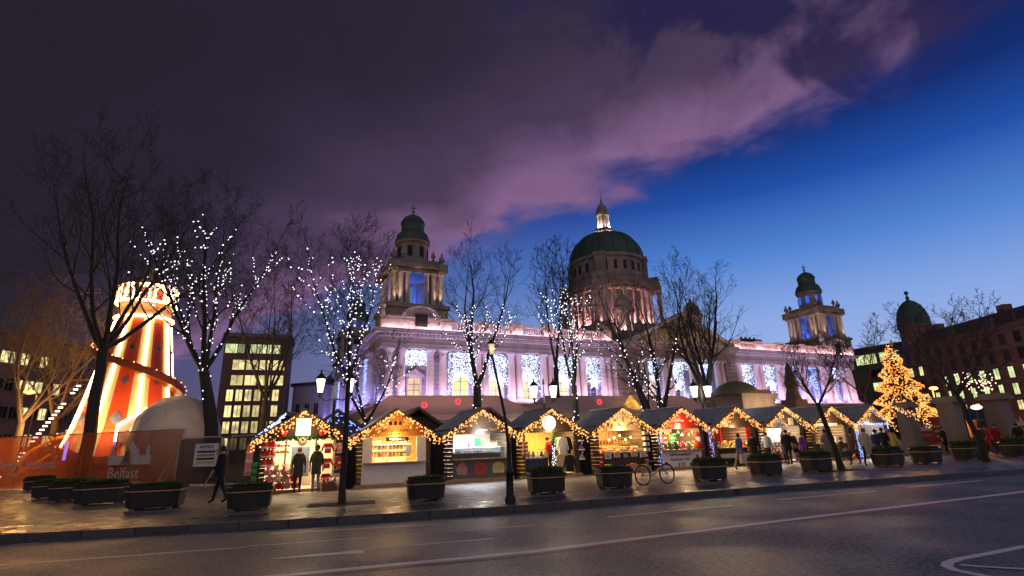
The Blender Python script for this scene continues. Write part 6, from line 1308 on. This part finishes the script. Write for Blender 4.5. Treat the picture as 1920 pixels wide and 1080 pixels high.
person('person in white top and black skirt at the doorway right of the red drapes', HM[6] @ Vector((1.55, -.7, 0)), 60, 1.68, 'stand', 'light_blue', 'black', skirt=.02, shoes='black')
person('person in a white trimmed santa hat and red scarf left of the parasol goods', HM[7] @ Vector((-.95, -.75, 0)), -60, 1.55, 'stand', 'grey', 'black', hat='santa', scarf='red')
person('person in a dark coat leaning over the plush toys at the parasol hut', HM[7] @ Vector((.05, -.85, 0)), 120, 1.68, 'bend', 'black', 'black', (.3, .2, .1), scarf='white')
person('person in a black coat seen from behind at the right of the parasol hut', at(1483, 872), 75, 1.78, 'stand', 'black', 'black', skirt=.12, wide=1.1)
person('figure in a dark jacket sitting before the yellow walled hut', HM[8] @ Vector((-.35, -.75, 0)), -70, 1.72, 'sit', 'olive', 'black', wide=1.15)
goods('stool', 'brown', 'wooden stool under the seated figure at the yellow walled hut', HM[8], -.35, -.78, 0, 0, .95)
person('person in a grey jacket with pale hair left of the pale jacketed walker', HM[9] @ Vector((-.55, -.7, 0)), 20, 1.68, 'walk', 'grey', 'black', (.5, .42, .3), scarf='pink')
person('person in dark clothes close behind the grey jacketed walker by the last hut', HM[9] @ Vector((-.1, -.35, 0)), 40, 1.7, 'stand', 'black', 'black')
person('person in a pale jacket and black trousers walking past the last hut', at(1632, 875), 30, 1.7, 'walk', 'beige', 'black', (.12, .06, .03), scarf='cream')
person('person in a mustard coat bending beside the first stone gate pier', at(1694, 866), 150, 1.66, 'bend', 'yellow', 'tan', (.3, .18, .08), scarf='pink', skirt=.15)
person('person in a black coat standing in shade left of the mustard coat', at(1665, 866), 30, 1.72, 'stand', 'black', 'black')
for k, (x, d_, c, l_, hh, lab) in enumerate(((1843, 44, 'black', 'black', 1.7, 'person in a black coat beyond the second gate pier'), (1857, 45, 'red', 'black', 1.7, 'person in a red jacket left of another red jacket beyond the gate'), (1872, 46, 'crimson', 'navy', 1.74, 'person in a crimson jacket beside the last gate pier'), (1849, 47, 'olive', 'navy', 1.62, 'person in an olive jacket behind the red jacketed pair'), (1772, 45, 'black', 'black', 1.7, 'person in black before the red banner beyond the gate'), (1785, 47, 'navy', 'black', 1.66, 'person in navy beside the red banner beyond the gate'), (1866, 50, 'yellow', 'black', 1.66, 'person in a yellow top behind the crowd at the gate'), (1915, 44, 'black', 'black', 1.75, 'person in black at the right edge of the view'))):
    person(lab, far(x, d_), 90+k*47, hh, 'walk' if k % 2 else 'stand', c, l_, scarf='white' if k == 0 else None, group='people beyond the gate')
for k, (px_, dd, lab) in enumerate(((1597, -1.0, 'pale round stool left of the pale jacketed walker'), (1618, -.9, 'second pale round stool by the last hut'))): goods('stool', 'cream', lab, HM[9], -.95+.7*k, dd, 0, 0, 1.0, None, None, 'cream')

for k, (x, y, c, l_, hh, fc_, ps, lab) in enumerate(((1418, 874, 'black', 'navy', 1.66, 60, 'stand', 'person in black with their back turned between the red drapes and the parasol'), (1512, 869, 'purple', 'black', 1.62, 100, 'stand', 'person in a purple coat just right of the black coated figure'), (1556, 868, 'grey', 'navy', 1.7, 80, 'stand', 'person in a grey coat facing the yellow walled hut'), (1606, 872, 'brown', 'navy', 1.6, 200, 'walk', 'person in a brown coat walking left before the last hut'), (1652, 868, 'navy', 'grey', 1.64, 20, 'walk', 'person in a navy coat walking right towards the first gate pier'))):
    person(lab, at(x, y), fc_, hh, ps, c, l_, scarf=[None, 'cream', 'red', None, 'white'][k], hat=[None, None, 'navy', None, None][k])
